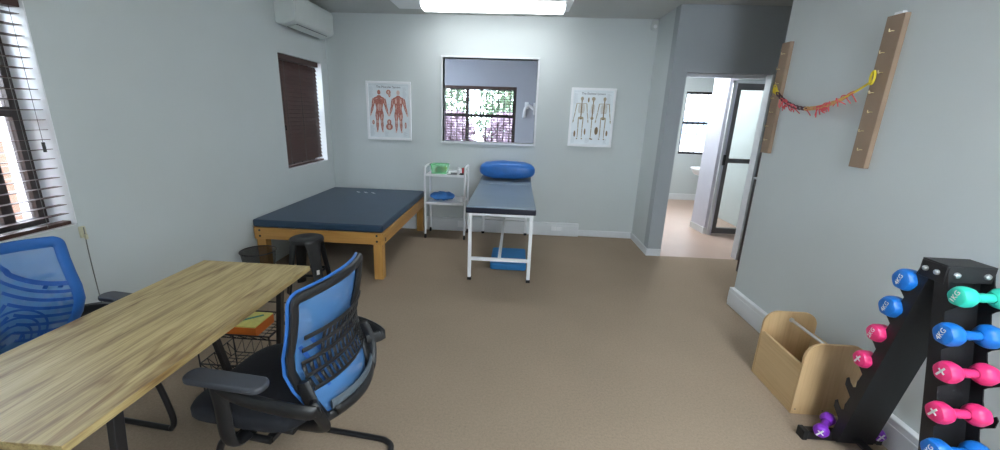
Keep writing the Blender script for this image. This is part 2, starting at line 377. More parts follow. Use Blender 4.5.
def window(name, label, axis, plane, a0, a1, z0, z1, mullions, transom, bars, m=M['alu_dark'], depth=.045, fw=.045, thin=.006, ginset=.02):
    """dark metal window: frame, glass and burglar bars; axis 'x' = looks along x"""
    r = thing(name, label, 'window', ((plane, (a0+a1)/2, z0) if axis == 'x' else ((a0+a1)/2, plane, z0)), kind='structure')
    def bx(b, p0, p1, q0, q1, za, zb):
        return b.box(p0, p1, q0, q1, za, zb) if axis == 'x' else b.box(q0, q1, p0, p1, za, zb)
    d = depth/2; b = MB(); e = .001
    bx(b, plane-d, plane+d, a0+e, a0+fw, z0+e, z1-e); bx(b, plane-d, plane+d, a1-fw, a1-e, z0+e, z1-e)
    bx(b, plane-d, plane+d, a0+fw, a1-fw, z0+e, z0+fw); bx(b, plane-d, plane+d, a0+fw, a1-fw, z1-fw, z1-e)
    b.build('window_frame', m, r, smooth=False)
    bx(MB(), plane-d*.9, plane+d*.9, a0+fw, a1-fw, transom-.025, transom+.025).build('transom', m, r, smooth=False)
    for mu in mullions: bx(MB(), plane-d*.8, plane+d*.8, mu-.025, mu+.025, z0+fw, z1-fw).build('mullion', m, r, smooth=False)
    bx(MB(), plane-.003, plane+.003, a0+fw, a1-fw, z0+fw, z1-fw).build('window_pane', M['glass'], r, smooth=False)
    b = MB(); pb = plane+bars[3]
    n = int((a1-a0)/bars[0])
    for i in range(1, n): q = a0+(a1-a0)*i/n; bx(b, pb-thin, pb+thin, q-thin, q+thin, z0+.01, z1-.01)
    n = int((z1-z0)/bars[1])
    for i in range(1, n): q = z0+(z1-z0)*i/n; bx(b, pb-thin*.8, pb+thin*.8, a0+.01, a1-.01, q-thin*.8, q+thin*.8)
    b.build('burglar_bars', M[bars[2]], r, smooth=False)
    return r
window('window_1', 'large dark framed window at the left edge with open slats', 'x', XL-.185, W1[0], W1[1], W1[2], W1[3], [.80, 1.36, 1.87], 1.48, (.30, .6, 'alu_dark', .05))
window('window_2', 'small window in the left wall behind the closed brown blind', 'x', XL-.19, W2[0], W2[1], W2[2], W2[3], [4.7], 1.49, (.16, .2, 'alu_dark', .05))
window('window_3', 'barred window of the next room seen through the hatch', 'y', FAR+.10, HW[0], HW[1], HW[2], HW[3], [-1.02, -2.1], 1.50, (.115, .4, 'black', -.05), fw=.065, thin=.008)
window('window_4', 'bright barred window at the end of the passage', 'y', FAR+.08, SW[0], SW[1], SW[2], SW[3], [], 1.50, (.105, .34, 'black', -.04), fw=.045, thin=.006)

window('window_fill', 'unseen window added behind the viewer for fill daylight', 'y', YF-.10, FW[0], FW[1], FW[2], FW[3], [1.17], 1.50, (.3, .4, 'black', .03))  # added to let in extra daylight, never in view

struct('trim_window', MB().box(XL-.16, XL-.001, W1[1]-.006, W1[1]-.0005, W1[2]+.007, W1[3]-.001).box(XL-.16, XL-.001, W1[0]+.0005, W1[1]-.0065, W1[2]+.0005, W1[2]+.006), M['white'], 'white painted reveal and sill of the large left window', 'window reveal', smooth=False)
struct('trim_window', MB().box(XL-.165, XL-.001, W2[1]-.006, W2[1]-.0005, W2[2]+.007, W2[3]-.001).box(XL-.165, XL-.001, W2[0]+.0005, W2[1]-.0065, W2[2]+.0005, W2[2]+.006), M['white'], 'white painted reveal and sill of the small left window', 'window reveal', smooth=False)
# ================================================================= OUTSIDE
struct('ground_outside', MB().box(-14, XL-.25, -6, 18, -.3, -.15).box(XL-.25, 14, OUT, 18, -.3, -.15), M['paving'], 'paved ground outside the windows', 'ground', smooth=False)
t = thing('garden_wall', 'terracotta arched brick wall outside the left window', 'wall', (-4.6, 2.5, -.15))
arch = [(.2, -.15), (2.05, -.15), (2.05, 1.0)]+[(1.45+.60*math.cos(a), 1.0+.55*math.sin(a)) for a in [PI*k/12 for k in range(1, 12)]]
outline = [(-1.2, -.15), (.85, -.15), (.85, 1.0)]+[(1.45-.60*math.cos(PI*k/14), 1.0+.62*math.sin(PI*k/14)) for k in range(1, 14)]+[(2.05, 1.0), (2.05, -.15), (3.0, -.15), (3.0, 1.75), (-1.2, 1.75)]
outline = [(a+.95, c) for a, c in outline]
MB().prism(outline, -4.75, -4.5, 'YZ').build('brickwork', M['brick'], t, smooth=False)
MB().tube([(-4.48, 2.40-.60*math.cos(PI*k/14), 1.0+.62*math.sin(PI*k/14)) for k in range(0, 15)], .07, 6).build('arch_ring', M['plaster'], t)
tag(MB().box(-4.2, -4.08, 3.12, 3.225, -.15, 2.6).box(-4.23, -4.05, 3.09, 3.25, -.15, .1).build('porch_column', M['white_out'], bev=.01), 'white painted column outside the left window', 'column')
def bush(name, label, c, rad, h, n, m, seed, cat='tree'):
    r = thing(name, label, cat, (c[0], c[1], -.15), group=None); rnd = random.Random(seed)
    MB().tube([(c[0], c[1], -.15), (c[0]+.05, c[1], h*.4), (c[0], c[1], h*.8)], .06, 8, rads=[.07, .05, .02]).build('trunk', M['bark'], r)
    b = MB()
    for i in range(n):
        a = rnd.uniform(0, 2*PI); q = rnd.random()**.5*rad; z = rnd.uniform(h*.25, h)
        q *= math.sin(PI*min(1, max(.15, z/h*.95)))**.5
        p = Vector((c[0]+q*math.cos(a), c[1]+q*math.sin(a), z)); s_ = rnd.uniform(.05, .11)
        e = Euler((rnd.uniform(0, 6), rnd.uniform(0, 6), rnd.uniform(0, 6))).to_matrix()
        b._add([p+e@Vector(v) for v in ((-s_, 0, 0), (0, -s_*.5, .01), (s_, 0, 0), (0, s_*.5, .01))], [(0, 1, 2, 3)])
    b.build('foliage', m, r, smooth=False); return r
bush('garden_tree', 'leafy green tree seen through the hatch, at its left', (-2.3, 12.0), 1.0, 2.9, 1700, M['leaf'], 1)
bush('garden_tree', 'leafy green tree seen through the hatch, near its middle', (-.3, 12.6), 1.0, 2.9, 1700, M['leaf'], 2)
bush('flowering_shrub', 'pink flowering shrub seen low through the hatch', (-1.55, 9.9), .6, 1.55, 1300, M['flower'], 3, 'shrub')
bush('flowering_shrub', 'pale pink flowering shrub behind the hatch bars on the right', (-.25, 10.1), .6, 1.55, 1200, M['flower'], 4, 'shrub')
t = thing('garden_house', 'low pale blue roof seen through the far passage window', 'building', (4.3, 12.0, -.15))
MB().box(3.2, 6.4, 11.8, 14, -.15, 1.0).build('house_wall', M['white_out'], t, smooth=False)
MB().prism([(11.6, .98), (14.2, .98), (12.9, 1.62)], 3.0, 6.6, 'YZ').build('roof', M['roof'], t, smooth=False)

# ================================================================= BLINDS
def blind(name, label, x, y0, y1, z0, z1, pitch, tilt, cord_side):
    r = thing(name, label, 'window blind', (x, (y0+y1)/2, z0))
    MB().box(x-.03, x+.032, y0, y1, z1-.055, z1).build('headrail', M['blind'], r, bev=.003)
    b = MB(); n = int((z1-.07-z0-.02)/pitch)
    for i in range(n):
        z = z1-.085-i*pitch; T = Matrix.Translation((x, 0, z)) @ Matrix.Rotation(tilt, 4, 'Y')
        b.box(-.025, .025, y0+.004, y1-.004, -.0015, .0015, T)
    b.build('slats', M['blind'], r, smooth=False)
    MB().box(x-.024, x+.024, y0+.002, y1-.002, z0, z0+.02).build('bottom_rail', M['blind'], r, bev=.002)
    for yy in (y0+.12, (y0+y1)/2, y1-.12):
        MB().tube([(x+.026, yy, z0+.01), (x+.026, yy, z1-.06)], .0012, 5).build('ladder_cord', M['cordm'], r)
    yy = y1-.05 if cord_side else y0+.05
    MB().tube([(x+.034, yy, z1-.05), (x+.034, yy, z0+.45)], .0012, 5).tube([(x+.034, yy, z0+.45), (x+.034, yy, z0+.40)], .007, 8).build('pull_cord', M['black'], r)
    return r
blind('venetian_blind', 'dark brown slatted blind hanging open in the large left window', XL-.045, W1[0]+.01, W1[1]-.01, W1[2]+.005, W1[3]-.002, .050, -.06, True)
blind('venetian_blind', 'dark brown slatted blind fully closed over the small window', XL-.05, W2[0]+.006, W2[1]-.055, W2[2]+.01, W2[3]-.002, .044, 1.18, False)
t = thing('venetian_blind', 'dark slatted blind over the barred window through the hatch', 'window blind', (-1.6, FAR-.01, 1))
MB().box(HW[0], HW[1], FAR+.005, FAR+.04, HW[3]-.05, HW[3]-.002).build('headrail', M['blind'], t)
b = MB()
for i in range(22): b.box(HW[0]+.01, HW[1]-.01, FAR+.0, FAR+.045, HW[3]-.08-i*.05-.006, HW[3]-.08-i*.05+.006)
b.build('slats', M['blind'], t, smooth=False)
t = thing('blind_cord_cleat', 'small cream cleat with hanging cord below the left window', 'cord cleat', (XL, 2.05, .82))
MB().box(XL, XL+.016, 2.035, 2.065, .80, .865).box(XL+.016, XL+.03, 2.043, 2.057, .79, .82).build('cleat', M['cream'], t, bev=.004)
MB().tube(bez([(XL+.02, 2.05, .86), (XL+.012, 2.053, .7), (XL+.012, 2.055, .45), (XL+.012, 2.06, .12)]), .0028, 6).build('cord', M['cordm'], t)

# ================================================================= PASSAGE THINGS
t = thing('glazed_door', 'grey framed glass door standing closed beyond the doorway', 'door', (3.2, 5.74, 0))
x0, x1, y = 2.775, 3.62, 5.74
MB().box(x0, x0+.085, y-.03, y+.03, .02, 2.03).build('door_stile', M['alu_grey'], t, bev=.003)
MB().box(x1-.085, x1, y-.03, y+.03, .02, 2.03).build('door_stile', M['alu_grey'], t, bev=.003)
for za, zb in ((.02, .10), (1.01, 1.07), (1.95, 2.03)): MB().box(x0+.085, x1-.085, y-.025, y+.025, za, zb).build('door_rail', M['alu_grey'], t, bev=.003)
MB().box(x0+.085, x1-.085, y-.004, y+.004, .10, 1.95).build('door_pane', M['glass'], t, smooth=False)
MB().box(x0+.005, x0+.03, y-.07, y-.03, .98, 1.12).build('door_lock', M['black'], t, bev=.004)
struct('trim_glazed_door', MB().box(2.745, 2.775, 5.69, 5.78, 0, 2.06).box(2.745, 3.66, 5.69, 5.78, 2.03, 2.06).box(3.62, 3.66, 5.69, 5.78, 0, 2.03), M['trim'], 'thin white frame around the glazed door', 'door frame', smooth=False)
struct('wall_above_door', MB().box(2.80, 4.45, 5.70, 5.82, 2.06, H).box(3.66, 4.45, 5.70, 5.82, 0, 2.06), M['wall'], 'pale wall around the glazed door', smooth=False)
t = thing('wash_basin', 'small white wash basin just visible left of the lilac pier', 'basin', (3.25, 7.2, .7))
MB().grid(lambda u, v: Vector((3.22+.19*math.cos(2*PI*u)*(.5+.5*v), 7.25+.20*math.sin(2*PI*u)*(.5+.5*v), .64+.12*v**1.5)), 20, 6, True).build('bowl', M['white'], t, thick=.012)
MB().box(3.38, 3.419, 7.05, 7.45, .68, .78).build('back_edge', M['white'], t, bev=.01)
struct('wall_basin', MB().box(3.42, 3.52, 5.83, 7.6, 0, H), M['wall'], 'pale wall behind the pier carrying the wash basin', smooth=False)
t = thing('door_leaf', 'dark brown door leaf opened back behind the right wall', 'door', (2.35, 3.9, 0))
MB().box(2.41, 2.45, 3.50, 4.24, .01, 2.02).build('panel', M['dark_door'], t, bev=.003)
MB().tube([(2.41, 4.16, 1.02), (2.36, 4.16, 1.02), (2.36, 4.06, 1.02)], .009, 8).build('door_handle', M['steel'], t)
# white hand-dryer like bracket on the far wall through the hatch
t = thing('wall_bracket', 'small white curved bracket on the blue grey wall through the hatch', 'bracket', (.2, FAR-.06, 1.7))
MB().tube(bez([(.12, FAR-.03, 1.50), (.13, FAR-.05, 1.66), (.2, FAR-.06, 1.72), (.30, FAR-.05, 1.66)]), .028, 8).build('arm', M['white'], t)
MB().box(.12, .20, FAR-.04, FAR-.001, 1.66, 1.79).box(.29, .38, FAR-.04, FAR-.001, 1.55, 1.78).build('plate', M['white'], t, bev=.01)

# ================================================================= TRUNKING, SOCKETS, SENSOR, LAMP, AIRCON
t = thing('cable_trunking', 'deep white cable trunking along the foot of the back wall', 'trunking', (-.8, D, 0))
MB().box(XL+.001, .875, D-.05, D-.001, 0, .175).build('body', M['trim'], t, bev=.004)
MB().box(XL+.01, .873, D-.054, D-.05, .03, .145).build('lid', M['trim'], t, bev=.002)
t = thing('wall_socket', 'white double socket set in the back trunking beside the couch', 'socket', (.58, D-.055, .1))
MB().box(.50, .665, D-.066, D-.0545, .058, .148).build('plate', M['trim'], t, bev=.004)
MB().box(.515, .58, D-.071, D-.066, .075, .13).box(.585, .65, D-.071, D-.066, .075, .13).build('rocker', M['white'], t, bev=.003)
t = thing('wall_socket', 'white socket in the back trunking below the trolley', 'socket', (-.7, D-.055, .1))
MB().box(-.74, -.62, D-.066, D-.0545, .058, .148).build('plate', M['white'], t, bev=.004)
t = thing('cable_trunking', 'deep white cable trunking along the foot of the right wall', 'trunking', (XR-.02, 1, 0))
MB().box(XR-.040, XR-.001, YF+.01, YR, 0, .162).build('body', M['trim'], t, bev=.005)
MB().box(XR-.044, XR-.040, YF+.01, YR-.004, .03, .13).build('lid', M['trim'], t, bev=.002)
t = thing('motion_sensor', 'small white motion sensor high in the back right corner', 'sensor', (1.53, D-.03, 2.58))
MB().prism(rounded(1.505, 1.575, 2.555, 2.650, .015), D-.055, D-.001, 'XZ').build('housing', M['plastic_w'], t)
MB().lathe([(.0, -.012), (.018, -.006), (.022, 0)], (1.54, D-.055, 2.585), 12, 'Y').build('lens', M['white'], t)
t = thing('ceiling_light', 'long lit fluorescent light on the ceiling near the back wall', 'ceiling light', (-.32, 4.7, H))
MB().box(-1.38, .50, 4.50, 4.94, H-.028, H-.0005).build('tray', M['white'], t, bev=.004)
prof = [(4.605, H-.03), (4.615, H-.062), (4.64, H-.078), (4.82, H-.078), (4.845, H-.062), (4.855, H-.03)]
MB().prism(prof, -1.06, .425, 'YZ').build('diffuser', M['lamp'], t)
for xx in (-1.075, .425): MB().prism([(a, b_) for a, b_ in [(4.60, H-.03), (4.61, H-.066), (4.64, H-.082), (4.82, H-.082), (4.85, H-.066), (4.86, H-.03)]], xx, xx+.015, 'YZ').build('end_cap', M['white'], t)

def fill_lamp(label, x0, x1, y0, y1, strength):  # ceiling lamps added as fill light, all out of view
    t = thing('ceiling_light', label, 'ceiling light', ((x0+x1)/2, (y0+y1)/2, H))
    MB().box(x0-.08, x1+.08, y0-.05, y1+.05, H-.028, H-.0005).build('tray', M['white'], t, bev=.004)
    m = M['lamp'].copy(); m.name = 'fill_diffuser'; m.node_tree.nodes['Principled BSDF'].inputs['Emission Strength'].default_value = strength
    MB().box(x0, x1, y0, y1, H-.078, H-.03).build('diffuser', m, t, bev=.012)
fill_lamp('unseen fill light added to the ceiling at the near end of the room', 1.25, 1.60, -1.2, .45, 19)  # added to brighten the near half of the room
fill_lamp('unseen fill light added to the ceiling of the passage beyond the doorway', 2.15, 2.4, 5.6, 7.2, 18)  # added to brighten the passage
fill_lamp('unseen fill light added to the ceiling of the room behind the hatch', -1.6, -.4, 5.7, 5.85, 3)  # added to lift the dim room behind the hatch
t = thing('air_conditioner', 'white split air conditioner mounted high on the left wall', 'air conditioner', (XL, 4.66, 2.36))
pr = [(XL+.001, 2.350), (XL+.03, 2.338), (XL+.10, 2.340), (XL+.190, 2.368), (XL+.208, 2.388), (XL+.205, 2.60), (XL+.19, 2.625), (XL+.02, 2.63), (XL+.001, 2.62)]
MB().prism(pr, 4.235, 5.10, 'XZ').build('casing', M['plastic_w'], t, bev=.008, seg=3)
MB().prism([(XL+.2045, 2.395), (XL+.212, 2.395), (XL+.214, 2.59), (XL+.2045, 2.60)], 4.25, 5.085, 'XZ').build('front_panel', M['plastic_w'], t, bev=.003)
T = Matrix.Translation((XL+.11, 0, 2.337)) @ Matrix.Rotation(-.24, 4, 'Y')
MB().box(-.035, .055, 4.33, 5.0, -.004, .003, T).build('louvre', M['plastic_w'], t, bev=.002)
MB().box(-.042, -.036, 4.33, 5.0, -.003, .002, T).box(.056, .060, 4.33, 5.0, -.001, .004, T).build('air_slot', M['grey_dark'], t)

# ================================================================= POSTERS
def shape(b, pts, x, z, s, y, k, fl=1): b.mat(k).prism([(x+p*s*fl, z+q*s) for p, q in pts], y-.0012-.0003*k, y, 'XZ')
def ell(a, c, r, q, n=10): return [(a+r*math.cos(2*PI*k/n), c+q*math.sin(2*PI*k/n)) for k in range(n)]
def limb(p, q, a, c): # tapered limb
    d = Vector((q[0]-p[0], q[1]-p[1])); d.normalize(); n = Vector((-d.y, d.x))
    m_ = ((p[0]*.6+q[0]*.4), (p[1]*.6+q[1]*.4)); w = max(a, c)*1.12
    return [(p[0]+n.x*a, p[1]+n.y*a), (m_[0]+n.x*w, m_[1]+n.y*w), (q[0]+n.x*c, q[1]+n.y*c), (q[0]-n.x*c, q[1]-n.y*c), (m_[0]-n.x*w, m_[1]-n.y*w), (p[0]-n.x*a, p[1]-n.y*a)]
def muscle_man(b, x, z, s, y, back=False):
    T = [(-.03, .86), (.03, .86), (.055, .83), (.125, .80), (.13, .74), (.095, .66), (.075, .56), (.085, .49), (.09, .45), (-.09, .45), (-.085, .49), (-.075, .56), (-.095, .66), (-.13, .74), (-.125, .80), (-.055, .83)]
    shape(b, T, x, z, s, y, 1)
    shape(b, ell(0, .925, .04, .055), x, z, s, y, 2 if back else 1)
    for f in (-1, 1):
        shape(b, limb((.12, .78), (.16, .60), .035, .026), x, z, s, y, 1, f)
        shape(b, limb((.16, .60), (.205, .44), .026, .015), x, z, s, y, 1, f)
        shape(b, limb((.205, .44), (.225, .38), .018, .008), x, z, s, y, 2, f)
        shape(b, limb((.05, .47), (.055, .25), .045, .026), x, z, s, y, 1, f)
        shape(b, limb((.055, .25), (.06, .04), .03, .014), x, z, s, y, 1, f)
        shape(b, limb((.06, .04), (.075, .0), .018, .016), x, z, s, y, 2, f)
        shape(b, limb((.05, .29), (.05, .21), .012, .012), x, z, s, y, 2, f)
        shape(b, limb((.055, .77), (.06, .68), .012, .02), x, z, s, y, 2, f) if back else shape(b, limb((.02, .66), (.018, .50), .011, .009), x, z, s, y, 2, f)
        for (p, q, w) in (((.125, .76), (.150, .64), .006), ((.165, .57), (.195, .47), .005), ((.045, .42), (.052, .30), .008), ((.075, .43), (.070, .33), .005), ((.050, .20), (.056, .08), .005), ((.03, .79), (.085, .77), .006), ((.05, .64), (.05, .54), .005)):
            shape(b, limb(p, q, w, w), x, z, s, y, 2, f)
def skeleton(b, x, z, s, y, mode=0):
    shape(b, ell(0, .93, .036 if mode != 1 else .044, .045), x, z, s, y, 1)
    shape(b, [(-.02, .90), (.02, .90), (.014, .86), (-.014, .86)], x, z, s, y, 1)
    shape(b, limb((0, .88), (0, .50), .009, .012), x, z, s, y, 2)
    for k in range(8):
        w = (.055+.025*math.sin(PI*(k+1)/9))*(.6 if mode == 1 else 1); zz = .80-k*.026
        for f in (-1, 1): shape(b, [(0, zz+.006), (w, zz-.004), (w, zz-.014), (0, zz-.006)], x, z, s, y, 1, f)
    shape(b, ell(0, .49, .07 if mode != 1 else .04, .035, 8), x, z, s, y, 1); shape(b, ell(0, .475, .022, .018, 8), x, z, s, y, 2)
    for f in ((-1, 1) if mode != 1 else (1,)):
        o = 0 if mode != 1 else -.09
        if mode != 1:
            shape(b, limb((0, .825), (.115, .82), .006, .006), x, z, s, y, 1, f)
            shape(b, limb((.115, .82), (.14, .63), .010, .008), x, z, s, y, 1, f)
            shape(b, limb((.14, .62), (.17, .46), .009, .006), x, z, s, y, 1, f)
            shape(b, limb((.17, .45), (.18, .38), .012, .006), x, z, s, y, 1, f)
        shape(b, limb((.055 if mode != 1 else 0, .48), (.05 if mode != 1 else 0, .26), .011, .011), x, z, s, y, 1, f)
        shape(b, limb((.05 if mode != 1 else 0, .25), (.05 if mode != 1 else 0, .04), .010, .007), x, z, s, y, 1, f)
        shape(b, limb((.05 if mode != 1 else -.02, .02), (.065 if mode != 1 else .05, .0), .014, .012), x, z, s, y, 2, f)
def text_mesh(body, size, mb_place, name, m, parent, ext=.0006):
    cu = bpy.data.curves.new(name, 'FONT'); cu.body = body; cu.size = size; cu.align_x = 'CENTER'; cu.align_y = 'CENTER'; cu.extrude = ext
    tmp = bpy.data.objects.new(name+'_tmp', cu); COL.objects.link(tmp)
    bpy.context.view_layer.update()
    me = bpy.data.meshes.new_from_object(tmp); bpy.data.objects.remove(tmp); bpy.data.curves.remove(cu)
    o0 = ORG.get(parent.name, Vector()); me.transform(Matrix.Translation(-o0) @ mb_place)
    me.materials.clear(); me.materials.append(m)
    o = bpy.data.objects.new(name, me); COL.objects.link(o); o.parent = parent; ORG[o.name] = o0; return o
def poster(label, x0, x1, z0, z1, title, kind):
    t = thing('anatomy_poster', label, 'poster', ((x0+x1)/2, D, (z0+z1)/2))
    f = .028; yb, yf = D-.001, D-.022
    MB().box(x0, x1, yf, yb, z1-f, z1).box(x0, x1, yf, yb, z0, z0+f).box(x0, x0+f, yf, yb, z0+f, z1-f).box(x1-f, x1, yf, yb, z0+f, z1-f).build('frame', M['white'], t, bev=.003)
    yp = D-.010
    MB().box(x0+f, x1-f, yp, D-.002, z0+f, z1-f).build('print_sheet', M['paper'], t, smooth=False)
    cx_ = (x0+x1)/2; w = x1-x0; h_ = z1-z0
    b = MB()
    if kind == 'muscle':
        for k, xx in enumerate((cx_-w*.215, cx_+w*.215)): muscle_man(b, xx, z0+h_*.13, h_*.74, yp, k == 1)
        for (xx, zz, r, q) in ((cx_, z0+h_*.82, .030, .030), (cx_+.012, z0+h_*.775, .014, .03), (cx_, z0+h_*.31, .028, .035), (cx_, z0+h_*.23, .046, .042), (x0+w*.14, z0+h_*.30, .015, .028), (x1-w*.13, z0+h_*.26, .012, .04)):
            b.mat(1).prism(ell(xx, zz, r, q), yp-.0015, yp, 'XZ'); b.mat(2).prism(ell(xx, zz, r*.4, q*.6), yp-.002, yp, 'XZ')
        mats = [M['paper'], M['muscle'], M['muscle_l']]
    else:
        for k, xx in enumerate((cx_-w*.245, cx_+.005, cx_+w*.26)): skeleton(b, xx, z0+h_*.13, h_*.74, yp, k)
        for (xx, zz, r, q) in ((x0+w*.14, z0+h_*.22, .012, .04), (cx_-w*.13, z0+h_*.26, .01, .04), (cx_+w*.13, z0+h_*.28, .022, .05), (x1-w*.13, z0+h_*.24, .012, .035), (cx_-w*.1, z0+h_*.80, .01, .03)):
            b.mat(2).prism(ell(xx, zz, r, q), yp-.0015, yp, 'XZ')
        mats = [M['paper'], M['bone'], M['bone_d']]
    b.build('printed_figures', mats, t, smooth=False)
    b = MB(); rnd = random.Random(len(label))
    for xx, za, zb in ((x0+.06, .72, .90), (x1-.085, .72, .90), (x0+.06, .07, .24), (cx_-.04, .07, .14), (x1-.085, .07, .14), (cx_-.02, .5, .62)):
        z = z0+h_*zb
        while z > z0+h_*za: b.box(xx-.02, xx-.02+rnd.uniform(.03, .055), yp-.001, yp, z-.0035, z); z -= .012
    b.box(x0+.04, x1-.04, yp-.001, yp, z1-.046, z1-.044)
    b.build('caption_lines', M['ink_g'], t, smooth=False)
    text_mesh(title, .036, Matrix.Translation((cx_, yp-.001, z1-.068)) @ Matrix.Rotation(PI/2, 4, 'X'), 'title', M['ink'], t)
poster('white framed muscle chart with two red figures, left of the hatch', -1.936, -1.360, 1.179, 1.899, 'The Muscular System', 'muscle')
poster('white framed skeleton chart with three figures, right of the hatch', .644, 1.189, 1.185, 1.893, 'The Skeletal System', 'bone')

# ================================================================= PLINTH BED
t = thing('treatment_plinth', 'low wide pine treatment table with navy padded top in the corner', 'treatment table', (-1.8, 4.4, 0))
px0, px1, py0, py1 = XL+.012, -1.195, 3.505, 5.26; pz = .463
o = MB().prism(rounded(px0, px1+.012, py0-.015, py1, .03), pz+.002, .535, 'XY').build('padded_top', M['navy'], t, bev=.016, seg=4)
lw = .085
for (lx, ly) in ((px0+.02, py0), (px1-lw, py0), (px0+.02, py1-lw), (px1-lw, py1-lw)):
    MB().box(lx, lx+lw, ly, ly+lw, 0, pz-.008).build('leg', M['pine_z'], t, bev=.004)
MB().box(px0+.02, px1, py0-.022, py0-.0005, .353, pz).build('apron', M['pine'], t, bev=.003)
MB().box(px0+.02, px1, py1+.0005, py1+.022, .353, pz).build('apron', M['pine'], t, bev=.003)
MB().box(px1+.0005, px1+.022, py0-.022, py1, .353, pz).build('apron', M['pine_y'], t, bev=.003)
MB().box(px0, px0+.019, py0, py1, .353, pz).build('apron', M['pine_y'], t, bev=.003)
for (qx, qz) in ((px0+.07, .438), (px0+.07, .383), (px1-.04, .438), (px1-.04, .383)): MB().lathe([(.009, -.026), (.011, -.0225), (.011, -.0222)], (qx, py0, qz), 12, 'Y').build('bolt', M['black_m'], t)
for qy in (py0+.04, py1-.05):
    for qz in (.40, .383): MB().lathe([(.011, .0222), (.009, .026)], (px1, qy, qz), 12, 'X').build('bolt', M['black_m'], t)
for i in range(3):
    for (dx, dy) in ((0, 0), (.028, -.045)):
        xx = -1.99+i*.10+dx; yy = 4.99-i*.012+dy*(.8 if i else 1.0)
        MB().tube(bez([(xx-.016, yy+.02, .5365), (xx, yy, .5365), (xx+.018, yy+.012, .5365)]), .006, 6, flat=.35).build('tape_mark', M['ink_w'], t)

# ================================================================= COUCH
t = thing('treatment_couch', 'narrow treatment couch with slate padded top and white steel legs', 'treatment couch', (-.1, 4.4, 0))
cx0, cx1, cy0, cy1 = -.432, .205, 3.60, 5.26
zt = .735
MB().prism([(cy0, zt-.062), (4.86, zt-.062), (4.86, zt), (cy0, zt)], cx0, cx1, 'YZ').build('padded_top', [M['slate']], t, bev=.010, seg=3)
MB().box(cx0-.002, cx1+.002, cy0-.004, 4.86, zt-.068, zt-.014).build('side_band', M['navy_side'], t, bev=.008, seg=3)
MB().prism([(4.865, zt-.06), (cy1, zt-.015), (cy1, zt+.045), (4.865, zt)], cx0, cx1, 'YZ').build('headrest', M['slate'], t, bev=.010, seg=3)
lx0, lx1 = -.395, .170
fy, by = 3.635, 5.225
for (a, y_) in ((lx0, fy), (lx1, fy), (lx0, by), (lx1, by)):
    l = MB().box(a-.016, a+.016, y_-.016, y_+.016, .025, zt-.066).build('leg', M['white'], t, bev=.003)
    MB().box(a-.019, a+.019, y_-.019, y_+.019, 0, .03).build('rubber_foot', M['rubber'], l, bev=.003)
MB().box(lx0+.016, lx1-.016, fy-.013, fy+.013, .20, .232).build('cross_bar', M['white'], t, bev=.002)
MB().box(lx0+.016, lx1-.016, by-.013, by+.013, .20, .226).build('cross_bar', M['white'], t, bev=.002)
MB().box(lx0+.016, lx1-.016, by-.013, by+.013, .50, .526).build('cross_bar', M['white'], t, bev=.002)
MB().box(-.128, -.098, fy+.013, by-.013, .204, .228).build('stretcher', M['white'], t, bev=.002)
MB().box(lx0-.01, lx1+.01, fy-.02, by+.015, zt-.092, zt-.069).build('top_frame', M['white'], t, bev=.002)
b = MB()
for i in range(1): b.box(lx0+.02, lx1-.02, 4.4+i*.5, 4.42+i*.5, zt-.16, zt-.093)
b.build('hanging_plastic_sheet', M['clear_t'], t)

def cushion(name, label, cat, c, sx, sy, sz, m, e=.45, wr=.012, seed=1, rotz=0):
    """puffy pillow: superellipsoid with creases"""
    rnd = random.Random(seed); ph = [rnd.uniform(0, 6) for _ in range(6)]
    def fn(u, v):
        a = 2*PI*u; q = PI*(v-.5)
        f = lambda w, p: math.copysign(abs(w)**p, w)
        x = f(math.cos(q), e)*f(math.cos(a), e); y = f(math.cos(q), e)*f(math.sin(a), e); z = f(math.sin(q), .8)
        k = 1+wr*8*(math.sin(9*x+ph[0]+4*y)*.3+math.sin(17*x+ph[1])*.15+math.sin(13*z*2+ph[2]+5*x)*.2)
        z *= 1-.10*abs(x)**3
        return Vector((x*sx, y*sy, z*sz*k))
    b = MB().grid(fn, 48, 20, True)
    T = Matrix.Translation(c) @ Matrix.Rotation(rotz, 4, 'Z'); b.v = [T @ v for v in b.v]
    o = b.build(name, m, loc=c, smooth=True); return tag(o, label, cat)
cushion('pillow', 'shiny blue rolled pillow at the head of the couch', 'pillow', (-.10, 5.09, zt+.145), .345, .135, .105, M['pillow'], .5, .012, 3)
tag(MB().prism(rounded(-.215, .158, 3.92, 4.46, .03), 0, .065, 'XY').build('foam_step', M['step'], bev=.012, seg=3, loc=(0, 4.1, 0)), 'flat light blue foam step lying under the couch', 'step')

# ================================================================= TROLLEY
t = thing('steel_trolley', 'slim white two shelf trolley between the plinth and the couch', 'trolley', (-.85, 5.02, 0))
tx0, tx1, ty0, ty1 = -1.098, -.605, 4.88, 5.20
for x in (tx0, tx1):
    side = bez([(x, ty0, .06), (x, ty0, .5), (x, ty0, .86), (x, ty0+.03, .90), (x, ty1-.03, .90), (x, ty1, .86), (x, ty1, .5), (x, ty1, .06)], 6)
    MB().tube(side, .014, 10, up=(1, 0, 0)).build('side_frame', M['white'], t)
for z in (.815, .465):
    MB().box(tx0+.012, tx1-.012, ty0-.004, ty1+.004, z-.006, z).box(tx0+.012, tx1-.012, ty0-.008, ty0-.003, z-.025, z+.004).box(tx0+.012, tx1-.012, ty1+.003, ty1+.008, z-.02, z+.02).build('shelf', M['white'], t, bev=.001)
for x in (tx0, tx1):
    for y in (ty0, ty1):
        w = MB().box(x-.008, x+.008, y-.010, y+.010, .035, .062).build('caster', M['rubber'], t, bev=.002)
        MB().lathe([(.022, -.011), (.025, -.006), (.025, .006), (.022, .011)], (x, y, .0255), 16, 'X').build('wheel', M['rubber'], w)
